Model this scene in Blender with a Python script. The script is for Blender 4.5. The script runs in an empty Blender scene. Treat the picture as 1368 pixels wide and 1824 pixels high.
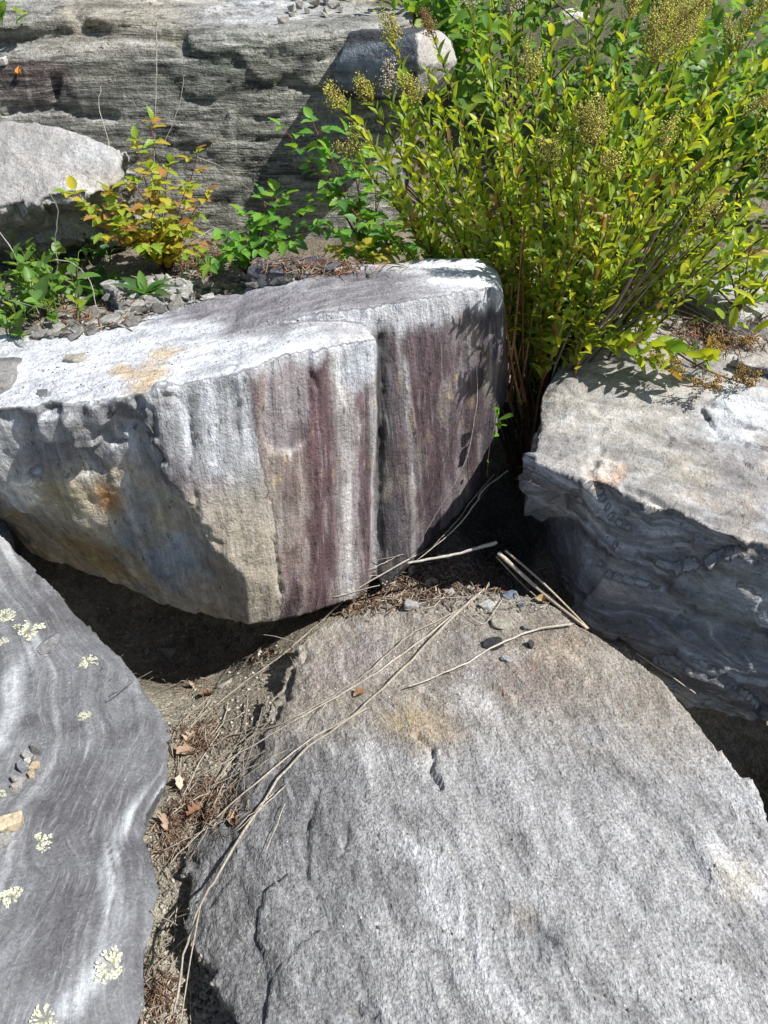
import bpy, bmesh, math, random, time
import numpy as np
from mathutils import Vector, Matrix
from mathutils.bvhtree import BVHTree
T0 = time.time()
random.seed(7)
RNG = np.random.default_rng(11)
scn = bpy.context.scene
COL = scn.collection

# ------------------------------------------------------------------ camera
PITCH, CAM_H, FOC = math.radians(38.0), 1.30, 1330.0      # FOC in pixels of a 1368 x 1824 frame
cam_d = bpy.data.cameras.new('camera')
cam = bpy.data.objects.new('camera', cam_d)
COL.objects.link(cam)
cam.location = (0, 0, CAM_H)
cam.rotation_euler = (math.pi / 2 - PITCH, 0, 0)
cam_d.sensor_fit = 'VERTICAL'
cam_d.sensor_height = 24.0
cam_d.lens = 24.0 * FOC / 1824.0
cam_d.clip_start = 0.02
cam_d.clip_end = 600
scn.camera = cam

# ------------------------------------------------------------------ sky, sun, exposure
SUN = Vector((0.60, -0.17, 0.77)).normalized()             # towards the sun
world = bpy.data.worlds.new('World')
scn.world = world
world.use_nodes = True
wn = world.node_tree
bgn = wn.nodes.get('Background') or wn.nodes.new('ShaderNodeBackground')
sky = wn.nodes.new('ShaderNodeTexSky')
sky.sky_type = 'NISHITA'
sky.sun_disc = False
sky.sun_elevation = math.asin(SUN.z)
sky.sun_rotation = math.atan2(SUN.x, SUN.y)
wn.links.new(sky.outputs[0], bgn.inputs[0])
bgn.inputs[1].default_value = 0.078
sun_d = bpy.data.lights.new('sun', 'SUN')
sun_d.energy = 4.6
sun_d.angle = math.radians(0.5)
sun_d.color = (1.0, 0.97, 0.925)
sun_o = bpy.data.objects.new('sun', sun_d)
COL.objects.link(sun_o)
sun_o.rotation_euler = SUN.to_track_quat('Z', 'Y').to_euler()
scn.view_settings.view_transform = 'Standard'
scn.view_settings.look = 'None'
scn.view_settings.exposure = 0.6
scn.view_settings.gamma = 1.0
scn.view_settings.use_curve_mapping = False
scn.render.engine = 'CYCLES'
scn.cycles.max_bounces = 4
scn.cycles.use_adaptive_sampling = True
scn.cycles.adaptive_threshold = 0.02
scn.cycles.use_denoising = True

# ------------------------------------------------------------------ helpers: from a picture point to a place
CP, SP = math.cos(PITCH), math.sin(PITCH)
CAMP = Vector((0, 0, CAM_H))
def ray(px, py):
    a, b = (px - 684.0) / FOC, (912.0 - py) / FOC
    return Vector((a, CP + b * SP, -SP + b * CP))
def Z(px, py, z):                 # the point seen there at height z
    d = ray(px, py)
    return CAMP + d * ((z - CAM_H) / d.z)
def Y(px, py, y):                 # the point seen there at distance y
    d = ray(px, py)
    return CAMP + d * (y / d.y)
def project(P):                   # n x 3 -> px, py, depth
    P = np.asarray(P, float) - np.array([0, 0, CAM_H])
    dep = P[:, 1] * CP - P[:, 2] * SP
    up = P[:, 1] * SP + P[:, 2] * CP
    return 684 + FOC * P[:, 0] / dep, 912 - FOC * up / dep, dep

# ------------------------------------------------------------------ helpers: noise
_TAB = np.random.default_rng(5).random(64 ** 3).astype(np.float32) * 2 - 1
def vnoise(P, s=0):               # value noise, -1..1, from one table of random values
    P = np.asarray(P, np.float32) + np.float32((s * 7.31) % 61)
    fl = np.floor(P)
    f = P - fl
    i = fl.astype(np.int32) & 63
    f = f * f * f * (f * (f * 6 - 15) + 10)
    x0 = i[:, 0] << 12; x1 = ((i[:, 0] + 1) & 63) << 12
    y0 = i[:, 1] << 6; y1 = ((i[:, 1] + 1) & 63) << 6
    z0 = i[:, 2]; z1 = (i[:, 2] + 1) & 63
    fx, fy, fz = f[:, 0], f[:, 1], f[:, 2]
    def lx(y, z):
        yz = y + z
        a = _TAB[x0 + yz]
        return a + fx * (_TAB[x1 + yz] - a)
    a = lx(y0, z0); a = a + fy * (lx(y1, z0) - a)
    b = lx(y0, z1); b = b + fy * (lx(y1, z1) - b)
    return a + fz * (b - a)
def fbm(P, sc, oct=4, s=0, gain=0.5):
    P = np.asarray(P, float) * np.asarray(sc, float)
    a, t, r = 1.0, 0.0, 0
    for k in range(oct):
        r = r + a * vnoise(P + 17.3 * k, s + k)
        t += a
        a *= gain
        P = P * 2.03
    return r / t
def chips(P, sc, s=0, tilt=1.0):
    """broken rock: flat facets, each tilted its own way; about -1..1, and a value per facet"""
    P = np.asarray(P, np.float32) * np.asarray(sc, np.float32)
    i = np.floor(P).astype(np.int32)
    best = np.full(len(P), 1e9, np.float32)
    hgt = np.zeros(len(P), np.float32)
    rid = np.zeros(len(P), np.float32)
    for dx in (-1, 0, 1):
        for dy in (-1, 0, 1):
            for dz in (-1, 0, 1):
                c = i + np.array([dx, dy, dz], np.int32)
                k = ((c[:, 0] & 63) << 12) + ((c[:, 1] & 63) << 6) + (c[:, 2] & 63) + s * 977
                tb = lambda q: _TAB[(k + q * 40503) & 262143]
                v = P - c - 0.5
                v[:, 0] -= .5 * tb(0); v[:, 1] -= .5 * tb(1); v[:, 2] -= .5 * tb(2)
                d = v[:, 0] ** 2 + v[:, 1] ** 2 + v[:, 2] ** 2
                m = d < best
                r = tb(6)
                h = tilt * (v[:, 0] * tb(3) + v[:, 1] * tb(4) + v[:, 2] * tb(5)) + .32 * r
                best = np.where(m, d, best)
                hgt = np.where(m, h, hgt)
                rid = np.where(m, r, rid)
    return np.clip(hgt, -1.2, 1.2), rid * .5 + .5
def sstep(a, b, x):
    t = np.clip((x - a) / (b - a + 1e-12), 0, 1)
    return t * t * (3 - 2 * t)
def mix(a, b, t):
    t = np.asarray(t)[:, None]
    return a * (1 - t) + np.asarray(b) * t
def seg_dist(P, pts):             # distance to a polyline
    P = np.asarray(P, float)
    best = np.full(len(P), 1e9)
    for a, b in zip(pts[:-1], pts[1:]):
        a, b = np.array(a, float), np.array(b, float)
        ab = b - a
        t = np.clip(((P - a) @ ab) / max(ab @ ab, 1e-12), 0, 1)
        best = np.minimum(best, np.linalg.norm(P - a - t[:, None] * ab, axis=1))
    return best

# ------------------------------------------------------------------ helpers: meshes and objects
def mesh_np(name, V, F, smooth=True):
    me = bpy.data.meshes.new(name)
    V = np.asarray(V, np.float32)
    F = np.asarray(F, np.int32)
    k = F.shape[1]
    me.vertices.add(len(V))
    me.vertices.foreach_set('co', V.ravel())
    me.loops.add(F.size)
    me.loops.foreach_set('vertex_index', F.ravel())
    me.polygons.add(len(F))
    me.polygons.foreach_set('loop_start', np.arange(0, F.size, k, dtype=np.int32))
    me.polygons.foreach_set('use_smooth', np.full(len(F), smooth, bool))
    me.update(calc_edges=True)
    return me
def tint(me, C, name='tint'):
    C = np.asarray(C, np.float32)
    if C.shape[1] == 3:
        C = np.concatenate([C, np.ones((len(C), 1), np.float32)], 1)
    a = me.color_attributes.new(name, 'FLOAT_COLOR', 'POINT')
    a.data.foreach_set('color', C.ravel())
def link(name, data, mat=None, parent=None, loc=None, label=None, cat=None, group=None, kind=None):
    o = bpy.data.objects.new(name, data)
    COL.objects.link(o)
    if mat is not None and data is not None and not data.materials:
        data.materials.append(mat)
    if parent is not None:
        o.parent = parent
    if loc is not None:
        o.location = loc
    if label: o['label'] = label
    if cat: o['category'] = cat
    if group: o['group'] = group
    if kind: o['kind'] = kind
    return o
def normals(V, F):
    a, b, c, d = (V[F[:, k]] for k in range(4))
    n = np.cross(c - a, d - b)
    N = np.zeros_like(V)
    for k in range(4):
        for q in range(3):
            N[:, q] += np.bincount(F[:, k], n[:, q], len(V))
    return N / (np.linalg.norm(N, axis=1, keepdims=True) + 1e-12)
def relax(V, F, it, w=0.5):
    for _ in range(it):
        S = np.zeros_like(V)
        cnt = np.zeros(len(V))
        for k in range(4):
            i, j = F[:, k], F[:, (k + 1) % 4]
            for q in range(3):
                S[:, q] += np.bincount(i, V[j, q], len(V)) + np.bincount(j, V[i, q], len(V))
            cnt += np.bincount(i, minlength=len(V)) + np.bincount(j, minlength=len(V))
        V = V * (1 - w) + w * S / cnt[:, None]
    return V
def hulls(blocks, vox):
    """union of convex blocks as one evenly meshed closed skin"""
    bm = bmesh.new()
    for pts in blocks:
        vs = [bm.verts.new(p) for p in pts]
        r = bmesh.ops.convex_hull(bm, input=vs)
        bmesh.ops.delete(bm, geom=[g for g in r['geom_interior'] if isinstance(g, bmesh.types.BMVert)], context='VERTS')
    bmesh.ops.recalc_face_normals(bm, faces=bm.faces)
    me = bpy.data.meshes.new('tmp')
    bm.to_mesh(me)
    bm.free()
    o = bpy.data.objects.new('tmp', me)
    COL.objects.link(o)
    m = o.modifiers.new('r', 'REMESH')
    m.mode = 'VOXEL'
    m.voxel_size = vox
    dg = bpy.context.evaluated_depsgraph_get()
    ev = o.evaluated_get(dg)
    em = ev.to_mesh()
    V = np.empty(len(em.vertices) * 3)
    em.vertices.foreach_get('co', V)
    V = V.reshape(-1, 3)
    n = len(em.polygons)
    F = np.empty(len(em.loops), np.int32)
    em.loops.foreach_get('vertex_index', F)
    tot = np.empty(n, np.int32)
    em.polygons.foreach_get('loop_total', tot)
    assert (tot == 4).all()
    F = F.reshape(-1, 4)
    ev.to_mesh_clear()
    bpy.data.objects.remove(o)
    bpy.data.meshes.remove(me)
    return V, F
ALLV, ALLF, NOFF = [], [], [0]
def solid(V, F):                  # remembers a built surface so that small things can be laid on it
    ALLV.append(V)
    ALLF.append(F + NOFF[0])
    NOFF[0] += len(V)
class Caster:
    def __init__(self, V, F):
        self.b = BVHTree.FromPolygons(V.tolist(), F.tolist())
    def hit(self, px, py):
        for r in (0, 6, 12, 20, 30, 45, 65, 90, 130):
            for k in range(1 if r == 0 else 12):
                d = ray(px + r * math.cos(k * math.pi / 6), py + r * math.sin(k * math.pi / 6)).normalized()
                h = self.b.ray_cast(CAMP, d)
                if h[0] is not None:
                    return h[0], h[1]
        return None, None
    def drop(self, x, y, z=3.0):
        h = self.b.ray_cast(Vector((x, y, z)), Vector((0, 0, -1)))
        return h[0], h[1]

# ------------------------------------------------------------------ materials
class NT:
    def __init__(self, name):
        self.m = bpy.data.materials.new(name)
        self.m.use_nodes = True
        self.t = self.m.node_tree
        self.b = self.t.nodes['Principled BSDF']
        self.out = self.t.nodes['Material Output']
    def n(self, typ, **kw):
        x = self.t.nodes.new(typ)
        for k, v in kw.items():
            if k.startswith('i_'):
                key = k[2:]
                x.inputs[int(key) if key.isdigit() else key.replace('_', ' ')].default_value = v
            else:
                setattr(x, k, v)
        return x
    def l(self, a, b):
        self.t.links.new(a, b)
    def ramp(self, fac, stops, interp='LINEAR'):
        r = self.n('ShaderNodeValToRGB')
        r.color_ramp.interpolation = interp
        e = r.color_ramp.elements
        while len(e) > 1:
            e.remove(e[-1])
        for k, (p, c) in enumerate(stops):
            q = e[0] if k == 0 else e.new(p)
            q.position = p
            q.color = tuple(c) + (1,) if len(c) == 3 else c
        self.l(fac, r.inputs[0])
        return r.outputs[0]
    def mul(self, a, b, f=1.0, mode='MULTIPLY'):
        m = self.n('ShaderNodeMix', data_type='RGBA', blend_type=mode)
        m.inputs[0].default_value = f
        for s, k in ((a, 6), (b, 7)):
            if hasattr(s, 'links'):
                self.l(s, m.inputs[k])
            else:
                m.inputs[k].default_value = tuple(s) + (1,)
        return m.outputs[2]
    def coord(self, scale=(1, 1, 1), rot=(0, 0, 0)):
        c = self.n('ShaderNodeTexCoord')
        m = self.n('ShaderNodeMapping')
        m.inputs['Scale'].default_value = scale
        m.inputs['Rotation'].default_value = rot
        self.l(c.outputs['Object'], m.inputs[0])
        return m.outputs[0]
    def noise(self, vec, scale, detail=6, rough=0.6, dist=0.0):
        x = self.n('ShaderNodeTexNoise')
        x.inputs['Scale'].default_value = scale
        x.inputs['Detail'].default_value = detail
        x.inputs['Roughness'].default_value = rough
        x.inputs['Distortion'].default_value = dist
        self.l(vec, x.inputs['Vector'])
        return x.outputs['Fac']

def rock_material(name, grain=260, grain_amt=(0.62, 1.3), mid=45, mid_amt=(0.75, 1.2), stretch=(1, 1, 1), rot=(0, 0, 0), rough=0.85,
                  bump=0.5, bump_dist=0.004, speck=None, dark=None, spec=0.25, plate=22, plate_h=.5, plate_col=.10, flow=None):
    t = NT(name)
    a = t.n('ShaderNodeAttribute', attribute_name='tint')
    v = t.coord()
    vs = t.coord(stretch, rot)
    g = t.noise(v, grain, 3, 0.7)
    md = t.noise(vs, mid, 4, 0.7, 0.4)
    g0, g1 = grain_amt
    m0, m1 = mid_amt
    c = t.mul(a.outputs['Color'], t.ramp(g, [(0.30, (g0,) * 3), (0.70, (g1,) * 3)]))
    c = t.mul(c, t.ramp(md, [(0.30, (m0,) * 3), (0.70, (m1,) * 3)]))
    if speck:                       # pale flecks of crust and mineral
        sc, th, colr, amt = speck
        s = t.noise(v, sc, 3, 0.75)
        mk = t.ramp(s, [(th, (0, 0, 0)), (th + 0.05, (amt,) * 3)])
        mx = t.n('ShaderNodeMix', data_type='RGBA')
        t.l(mk, mx.inputs[0])
        t.l(c, mx.inputs[6])
        mx.inputs[7].default_value = tuple(colr) + (1,)
        c = mx.outputs[2]
    if dark:                        # dark mineral pits
        sc, th, amt = dark
        s = t.noise(vs, sc, 3, 0.7)
        c = t.mul(c, t.ramp(s, [(th - 0.05, (amt,) * 3), (th, (1, 1, 1))]))
    fb = None
    if flow:                        # fine lines that follow the stone's own banding (the flow coordinate runs across the bands)
        f0, f1, pale, amt = flow
        fa = t.n('ShaderNodeAttribute', attribute_name='flow')
        fb = t.noise(fa.outputs['Vector'], 1.0, 4, 0.62)
        c = t.mul(c, t.ramp(fb, [(0.32, (f0,) * 3), (0.68, (f1,) * 3)]))
        f2 = t.noise(fa.outputs['Vector'], 2.3, 3, 0.6)
        mk = t.ramp(f2, [(0.56, (0, 0, 0)), (0.66, (amt,) * 3)])
        mx = t.n('ShaderNodeMix', data_type='RGBA')
        t.l(mk, mx.inputs[0])
        t.l(c, mx.inputs[6])
        mx.inputs[7].default_value = tuple(pale) + (1,)
        c = mx.outputs[2]
    # plates: small broken facets, each at its own height and a shade of its own
    wv = t.n('ShaderNodeTexNoise')
    wv.inputs['Scale'].default_value = 14
    wv.inputs['Detail'].default_value = 2
    t.l(vs, wv.inputs['Vector'])
    wm = t.n('ShaderNodeVectorMath', operation='MULTIPLY_ADD')
    t.l(wv.outputs['Color'], wm.inputs[0])
    wm.inputs[1].default_value = (0.11,) * 3
    t.l(vs, wm.inputs[2])
    vo = t.n('ShaderNodeTexVoronoi', feature='F1')
    vo.inputs['Scale'].default_value = plate
    t.l(wm.outputs[0], vo.inputs['Vector'])
    sep = t.n('ShaderNodeSeparateColor')
    t.l(vo.outputs['Color'], sep.inputs[0])
    c = t.mul(c, t.ramp(sep.outputs[0], [(0, (1 - plate_col,) * 3), (1, (1 + plate_col,) * 3)]))
    t.l(c, t.b.inputs['Base Color'])
    t.b.inputs['Roughness'].default_value = rough
    t.b.inputs['Specular IOR Level'].default_value = spec
    h1 = t.noise(v, grain * 0.7, 3, 0.75)
    ad = t.n('ShaderNodeMath', operation='MULTIPLY_ADD')
    t.l(md, ad.inputs[0]); ad.inputs[1].default_value = 1.2; t.l(h1, ad.inputs[2])
    ad2 = t.n('ShaderNodeMath', operation='MULTIPLY_ADD')
    t.l(sep.outputs[1], ad2.inputs[0]); ad2.inputs[1].default_value = plate_h; t.l(ad.outputs[0], ad2.inputs[2])
    if fb is not None:
        ad4 = t.n('ShaderNodeMath', operation='MULTIPLY_ADD')
        t.l(fb, ad4.inputs[0]); ad4.inputs[1].default_value = 1.1; t.l(ad2.outputs[0], ad4.inputs[2])
        ad2 = ad4
    b = t.n('ShaderNodeBump')
    b.inputs['Strength'].default_value = bump
    b.inputs['Distance'].default_value = bump_dist
    t.l(ad2.outputs[0], b.inputs['Height'])
    t.l(b.outputs[0], t.b.inputs['Normal'])
    return t.m
def plain(name, colr, rough=0.8, var=0.25, scale=60, stretch=(1, 1, 1), spec=0.2, rnd=0.0, bump=0.0):
    t = NT(name)
    v = t.coord(stretch)
    n = t.noise(v, scale, 4, 0.6)
    c = t.ramp(n, [(0.25, tuple(x * (1 - var) for x in colr)), (0.75, tuple(min(1, x * (1 + var)) for x in colr))])
    if rnd:
        oi = t.n('ShaderNodeObjectInfo')
        c = t.mul(c, t.ramp(oi.outputs['Random'], [(0, (1 - rnd,) * 3), (1, (1 + rnd,) * 3)]))
    t.l(c, t.b.inputs['Base Color'])
    t.b.inputs['Roughness'].default_value = rough
    t.b.inputs['Specular IOR Level'].default_value = spec
    if bump:
        b = t.n('ShaderNodeBump')
        b.inputs['Strength'].default_value = bump
        b.inputs['Distance'].default_value = 0.003
        t.l(n, b.inputs['Height'])
        t.l(b.outputs[0], t.b.inputs['Normal'])
    return t.m
# ================================================================== THE ROCKS
M_main = rock_material('striped_stone', grain=170, grain_amt=(0.78, 1.22), mid=26, mid_amt=(0.82, 1.16), stretch=(2.0, 2.0, 0.5), bump=0.9, bump_dist=0.005,
                       speck=(120, 0.67, (0.56, 0.56, 0.56), 0.35), dark=(46, 0.38, 0.45), plate=24, plate_h=.4, plate_col=.06, flow=(.66, 1.3, (.56, .55, .54), .18))
M_right = rock_material('tan_grey_stone', grain=150, grain_amt=(0.76, 1.22), mid=20, mid_amt=(0.8, 1.16), stretch=(.8, 1.2, 1.6), bump=0.9, bump_dist=0.0055, dark=(40, 0.35, 0.5), plate=17, plate_h=1.0, flow=(.66, 1.3, (.50, .53, .56), .45))
M_slab = rock_material('gritty_grey_stone', grain=190, grain_amt=(0.48, 1.5), mid=24, mid_amt=(0.82, 1.15), stretch=(1.6, 0.7, 1), rot=(0, 0, .4), bump=1.0, bump_dist=0.0055,
                       speck=(170, 0.62, (0.55, 0.56, 0.57), 0.55), dark=(110, 0.41, 0.48), plate=14, plate_h=.3, plate_col=.05, flow=(.76, 1.22, (.55, .56, .57), .25))
M_left = rock_material('banded_grey_stone', grain=240, grain_amt=(0.74, 1.24), mid=60, mid_amt=(0.86, 1.12), bump=0.8, bump_dist=0.0035,
                       speck=(190, 0.66, (0.55, 0.55, 0.57), 0.45), plate=12, plate_h=.2, plate_col=.04, flow=(.82, 1.18, (.50, .52, .54), .18))
M_ledge = rock_material('weathered_ledge_stone', grain=110, grain_amt=(0.6, 1.38), mid=16, mid_amt=(0.7, 1.25), stretch=(0.6, 0.6, 3.2), bump=1.0, bump_dist=0.010,
                        speck=(70, 0.64, (0.42, 0.43, 0.39), 0.5), dark=(24, 0.40, 0.4), plate=11, plate_h=.6, plate_col=.12, flow=(.50, 1.4, (.44, .44, .40), .35))
M_grey = rock_material('plain_grey_stone', grain=120, grain_amt=(0.72, 1.26), mid=18, mid_amt=(0.78, 1.18), bump=0.9, bump_dist=0.007, plate=15, plate_h=.9)
M_earth = rock_material('stony_earth', grain=160, grain_amt=(0.5, 1.5), mid=40, mid_amt=(0.6, 1.35), bump=1.0, bump_dist=0.01, rough=0.95)

def C(h):                                    # colour as seen in daylight (sRGB hex) -> linear albedo
    v = [int(h[k:k + 2], 16) / 255 for k in (0, 2, 4)]
    return np.array([x / 12.92 if x < 0.04045 else ((x + 0.055) / 1.055) ** 2.4 for x in v])
def finish(name, V, F, T, mat, label, cat, group=None, sat=.78, flow=None):
    g = T @ np.array([.3, .55, .15])
    T = (g[:, None] + sat * (T - g[:, None])) * np.array([.99, .998, 1.012])
    me = mesh_np(name, V, F)
    tint(me, np.clip(T, 0.004, 0.9))
    if flow is not None:
        me.attributes.new('flow', 'FLOAT_VECTOR', 'POINT').data.foreach_set('vector', np.asarray(flow, np.float32).ravel())
    o = link(name, me, mat, None, None, label, cat, group)
    solid(V, F)
    return o
def spot(V, p, r, soft=0.5, wob=0.35, ws=30, s=3):   # a roundish stain of its own uneven outline
    d = np.linalg.norm(V - np.array(p), axis=1) / r
    return 1 - sstep(1 - soft, 1 + soft, d + wob * fbm(V, ws, 3, s))

# ---------------------------------------------------------------- the striped boulder
def build_main():
    rear = [(-.7, 1.75, .1), (.05, 1.75, .1), (-.5, 1.7, .55)]
    corner = [Z(438, 655, .664), Z(330, 682, .648), Z(258, 700, .634), Z(400, 524, .652), Z(500, 512, .66), Z(560, 575, .672), Z(640, 568, .672), Z(672, 602, .650), Z(270, 556, .63),
              Y(258, 716, 1.205), Y(262, 790, 1.175), Y(302, 848, 1.165), Y(352, 935, 1.165), Y(392, 985, 1.168), Y(436, 1030, 1.175), Y(441, 1113, 1.20), Y(425, 1108, 1.215),
              Y(560, 1090, 1.275), Y(655, 1062, 1.355), Y(664, 800, 1.40)] + rear
    low = [Z(300, 690, .642), Z(230, 705, .63), Z(100, 722, .605), Z(0, 733, .59), Z(-120, 742, .575), Z(440, 668, .655),
           Z(-130, 640, .585), Z(-60, 606, .597), Z(40, 600, .604), Z(240, 560, .625), Z(400, 524, .652),
           Y(40, 775, 1.222), Y(150, 785, 1.205), Y(255, 855, 1.205), Y(330, 950, 1.215), Y(420, 1040, 1.225), Y(-120, 770, 1.22),
           Y(425, 1110, 1.235), Y(392, 1106, 1.25), Y(330, 1087, 1.285), Y(250, 1052, 1.34), Y(130, 1014, 1.40), Y(60, 985, 1.45), Y(0, 900, 1.44), Y(-90, 850, 1.46), (-.9, 1.62, .35)] + rear
    up = [Z(425, 580, .662), Z(560, 560, .690), Z(645, 547, .700), Z(715, 537, .702), Z(800, 522, .700), Z(872, 512, .690), Z(893, 522, .668), Z(885, 485, .690), Z(850, 464, .700),
          Z(700, 470, .700), Z(560, 480, .693), Z(440, 505, .664),
          Y(690, 650, 1.435), Y(684, 1052, 1.385), Y(745, 992, 1.475), Y(835, 893, 1.575), Y(872, 830, 1.64), Y(904, 700, 1.70), Y(898, 580, 1.68),
          (.3, 2.0, .1), (.3, 2.0, .6), (-.3, 1.9, .1), (-.3, 1.82, .6)]
    V, F = hulls([corner, low, up], 0.0057)
    c = Caster(V, F)
    V = relax(V, F, 1)
    N = normals(V, F)
    E = np.array(Z(438, 655, .664))
    dr = np.array([.66, .75, 0.0])           # along the right-hand face
    topm = sstep(.62, .9, N[:, 2])
    leftm = sstep(.25, -.1, N[:, 0]) * (1 - topm)
    u = (V - E) @ dr
    und = leftm * sstep(.60, .45, V[:, 2])
    # big form
    d = 0.006 * fbm(V, 4, 3, 1) + 0.003 * fbm(V, 14, 3, 2)
    # the upper left face is broken into blocky chips
    ch, _ = chips(V + 0.02 * fbm(V, 9, 2, 5)[:, None], (11, 11, 8), 3, 1.2)
    ch2, _ = chips(V, (26, 26, 17), 4, 1.2)
    lm = leftm * sstep(-.04, -.10, u - .12)
    fc, _ = chips(V + .03 * fbm(V, 5, 2, 15)[:, None], (5.5, 5.5, 4.5), 16, 1.3)
    d = d + und * .011 * fc
    d = d + lm * (0.022 * ch + 0.010 * ch2) * (0.45 + 0.7 * sstep(.1, -.2, V[:, 0] + .35)) * (.18 + .82 * sstep(.40, .50, V[:, 2]))
    # fluting down the right-hand face
    us = (u - .25) / (1 + .5 * (.66 - V[:, 2]))
    A = np.stack([us * 26, us * 0, V[:, 2] * 1.6], 1)
    rm = (1 - topm) * (1 - leftm)
    d = d + rm * (0.005 * fbm(A, 1, 4, 6) + 0.0035 * fbm(A, 3, 3, 8))
    # thin layering of the top
    ly, _ = chips(V + 0.03 * fbm(V, 6, 3, 9)[:, None], (6, 8, 3), 7, 0.3)
    d = d + topm * (0.004 * np.round(ly * 2) / 2 + 0.003 * fbm(V, (20, 30, 20), 4, 10))
    d = d + 0.0016 * fbm(V, 70, 3, 12) * (1 + lm)
    V = relax(V + N * d[:, None], F, 1, .6)
    # the shallow dished patch and its rim near the top of the striped face, cracks and notches
    hp = lambda x, y: np.array(c.hit(x, y)[0])
    e0, e1 = hp(512, 640), hp(512, 765)
    dd = seg_dist(V, [e0, e1])
    V = V - N * (0.007 * (1 - sstep(.045, .056, dd + .004 * fbm(V, 60, 2, 14))) * rm)[:, None]
    def crack(pts, w, dep, wob=0.006):
        nonlocal V
        q = seg_dist(V + wob * np.stack([fbm(V, 40, 2, 20 + k) for k in range(3)], 1), [hp(*p) for p in pts])
        V = V - N * (dep * (1 - sstep(0.0, w, q)))[:, None]
    crack([(676, 600), (680, 700), (676, 860), (668, 1030)],   .010, .009)
    crack([(492, 960), (496, 1010), (500, 1060)], .008, .010)
    crack([(548, 640), (560, 690)], .008, .008)
    crack([(340, 740), (345, 800), (336, 840)], .008, .010)
    crack([(345, 860), (352, 930)], .008, .008)
    crack([(250, 712), (262, 730), (270, 775)], .018, .020)
    crack([(158, 718), (185, 745)], .014, .016)
    crack([(185, 735), (240, 760), (268, 790), (298, 850)], .016, .016, .02)
    crack([(300, 850), (350, 935), (398, 988)], .012, .010, .016)
    crack([(420, 655), (425, 770), (428, 800)], .009, .008)
    crack([(285, 690), (300, 694), (308, 680)], .018, -.014)
    crack([(50, 702), (98, 704)], .006, .008, .002)
    crack([(640, 900), (648, 1000)], .006, .006)
    crack([(720, 640), (735, 760), (752, 930)], .008, -.005)
    crack([(830, 545), (812, 640), (800, 700)], .010, .006)
    N = normals(V, F)
    # ---- colour of the stone
    n1, n2, n3 = fbm(V, 4, 4, 30), fbm(V, 16, 4, 31), fbm(V, 60, 3, 32)
    T = np.tile(C('a5a3a5'), (len(V), 1))
    # top: pale lime-washed skin, darker purple-grey patch behind, ochre stains
    top = np.tile(C('c3c5c8'), (len(V), 1))
    top = mix(top, C('8f9093'), sstep(.25, .7, fbm(V, (7, 16, 7), 4, 33)))
    top = mix(top, C('dcdddd'), sstep(.0, .5, fbm(V, (12, 22, 12), 4, 34)) * .8)
    pur = np.maximum(spot(V, hp(470, 545), .12, .5, .5, 14, 36), np.maximum(spot(V, hp(380, 545), .09, .5, .5, 14, 37), spot(V, hp(640, 515), .15, .5, .5, 14, 38)))
    top = mix(top, C('6f686c'), pur * .85)
    for x, y, r in ((262, 665, .040), (290, 632, .030), (250, 690, .025), (215, 660, .022)):
        top = mix(top, C('c2a473'), spot(V, hp(x, y), r, .7, .7, 40, 40) * .75)
    # right-hand face: vertical stripes, dark groove, and shade painted in at the right end
    face_px = [(415, 'b9bcc2'), (428, 'd0cec9'), (438, 'bdb4a8'), (446, '6a5152'), (464, '6c5456'), (474, '85766d'), (492, '978a7e'), (508, '7a6862'), (530, '86766d'), (548, '75625d'), (556, '5f4649'),
               (590, '664f52'), (600, '8f8580'), (612, 'bab6b1'), (628, 'a79e9b'), (640, '6e5a5d'), (656, '6b575a'), (664, 'a9a3a1'), (672, '454345'), (690, '4b484a'),
               (708, '625c5e'), (722, '6e5d61'), (735, 'bab8b6'), (743, '77666b'), (775, '67545a'), (800, '786a6e'), (820, '84777a'), (850, '5a5055'), (900, '56525a')]
    Uk = []
    for x, _ in face_px:
        h, _n = c.hit(x, 850)
        h = np.array(h)
        Uk.append(((h - E) @ dr - .25) / (1 + .5 * (.66 - h[2])))
    Uk = np.maximum.accumulate(np.array(Uk) + np.arange(len(Uk)) * 1e-5)
    wob = 0.008 * fbm(np.stack([us * 12, us * 0, V[:, 2] * 3], 1), 1, 3, 41) + .004 * fbm(np.stack([us * 60, us * 0, V[:, 2] * 9], 1), 1, 3, 42)
    cols = np.array([C(h) for _, h in face_px])
    S = np.stack([np.interp(us + wob, Uk, cols[:, k]) for k in range(3)], 1)
    fine = fbm(np.stack([us * 130, us * 0, V[:, 2] * 9], 1), 1, 4, 43)
    S = S * (1 + .5 * fine)[:, None]
    streak = fbm(np.stack([us * 55, us * 0 + 5, V[:, 2] * 5], 1), 1, 4, 44)
    S = mix(S, C('c9c3ba'), sstep(.25, .55, streak) * .6)
    S = mix(S, C('44363a'), sstep(.2, .5, -streak) * .7)
    S = mix(S, C('b99f6c'), sstep(.35, .6, fbm(np.stack([us * 70, us * 0, V[:, 2] * 22], 1), 1, 3, 45)) * sstep(.62, .5, V[:, 2]) * sstep(.28, .42, V[:, 2]) * .7)
    S = mix(S, C('8d8586'), (1 - sstep(.044, .053, dd + .004 * fbm(V, 60, 2, 14))) * .9)          # the dished patch
    blot = fbm(V, (11, 11, 5), 4, 47)
    S = mix(S, C('5c4648'), sstep(.0, .4, blot) * .55 * sstep(.0, .06, us + .25 - .02))
    S = mix(S, C('a89f92'), sstep(.15, .5, fbm(V, (16, 16, 7), 4, 48)) * .4)
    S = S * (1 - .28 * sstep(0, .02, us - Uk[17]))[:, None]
    rim = np.exp(-((dd - .052) / .004) ** 2) * sstep(.50, .46, V[:, 2])
    S = mix(S, C('b4b0aa'), rim * .4)
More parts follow.
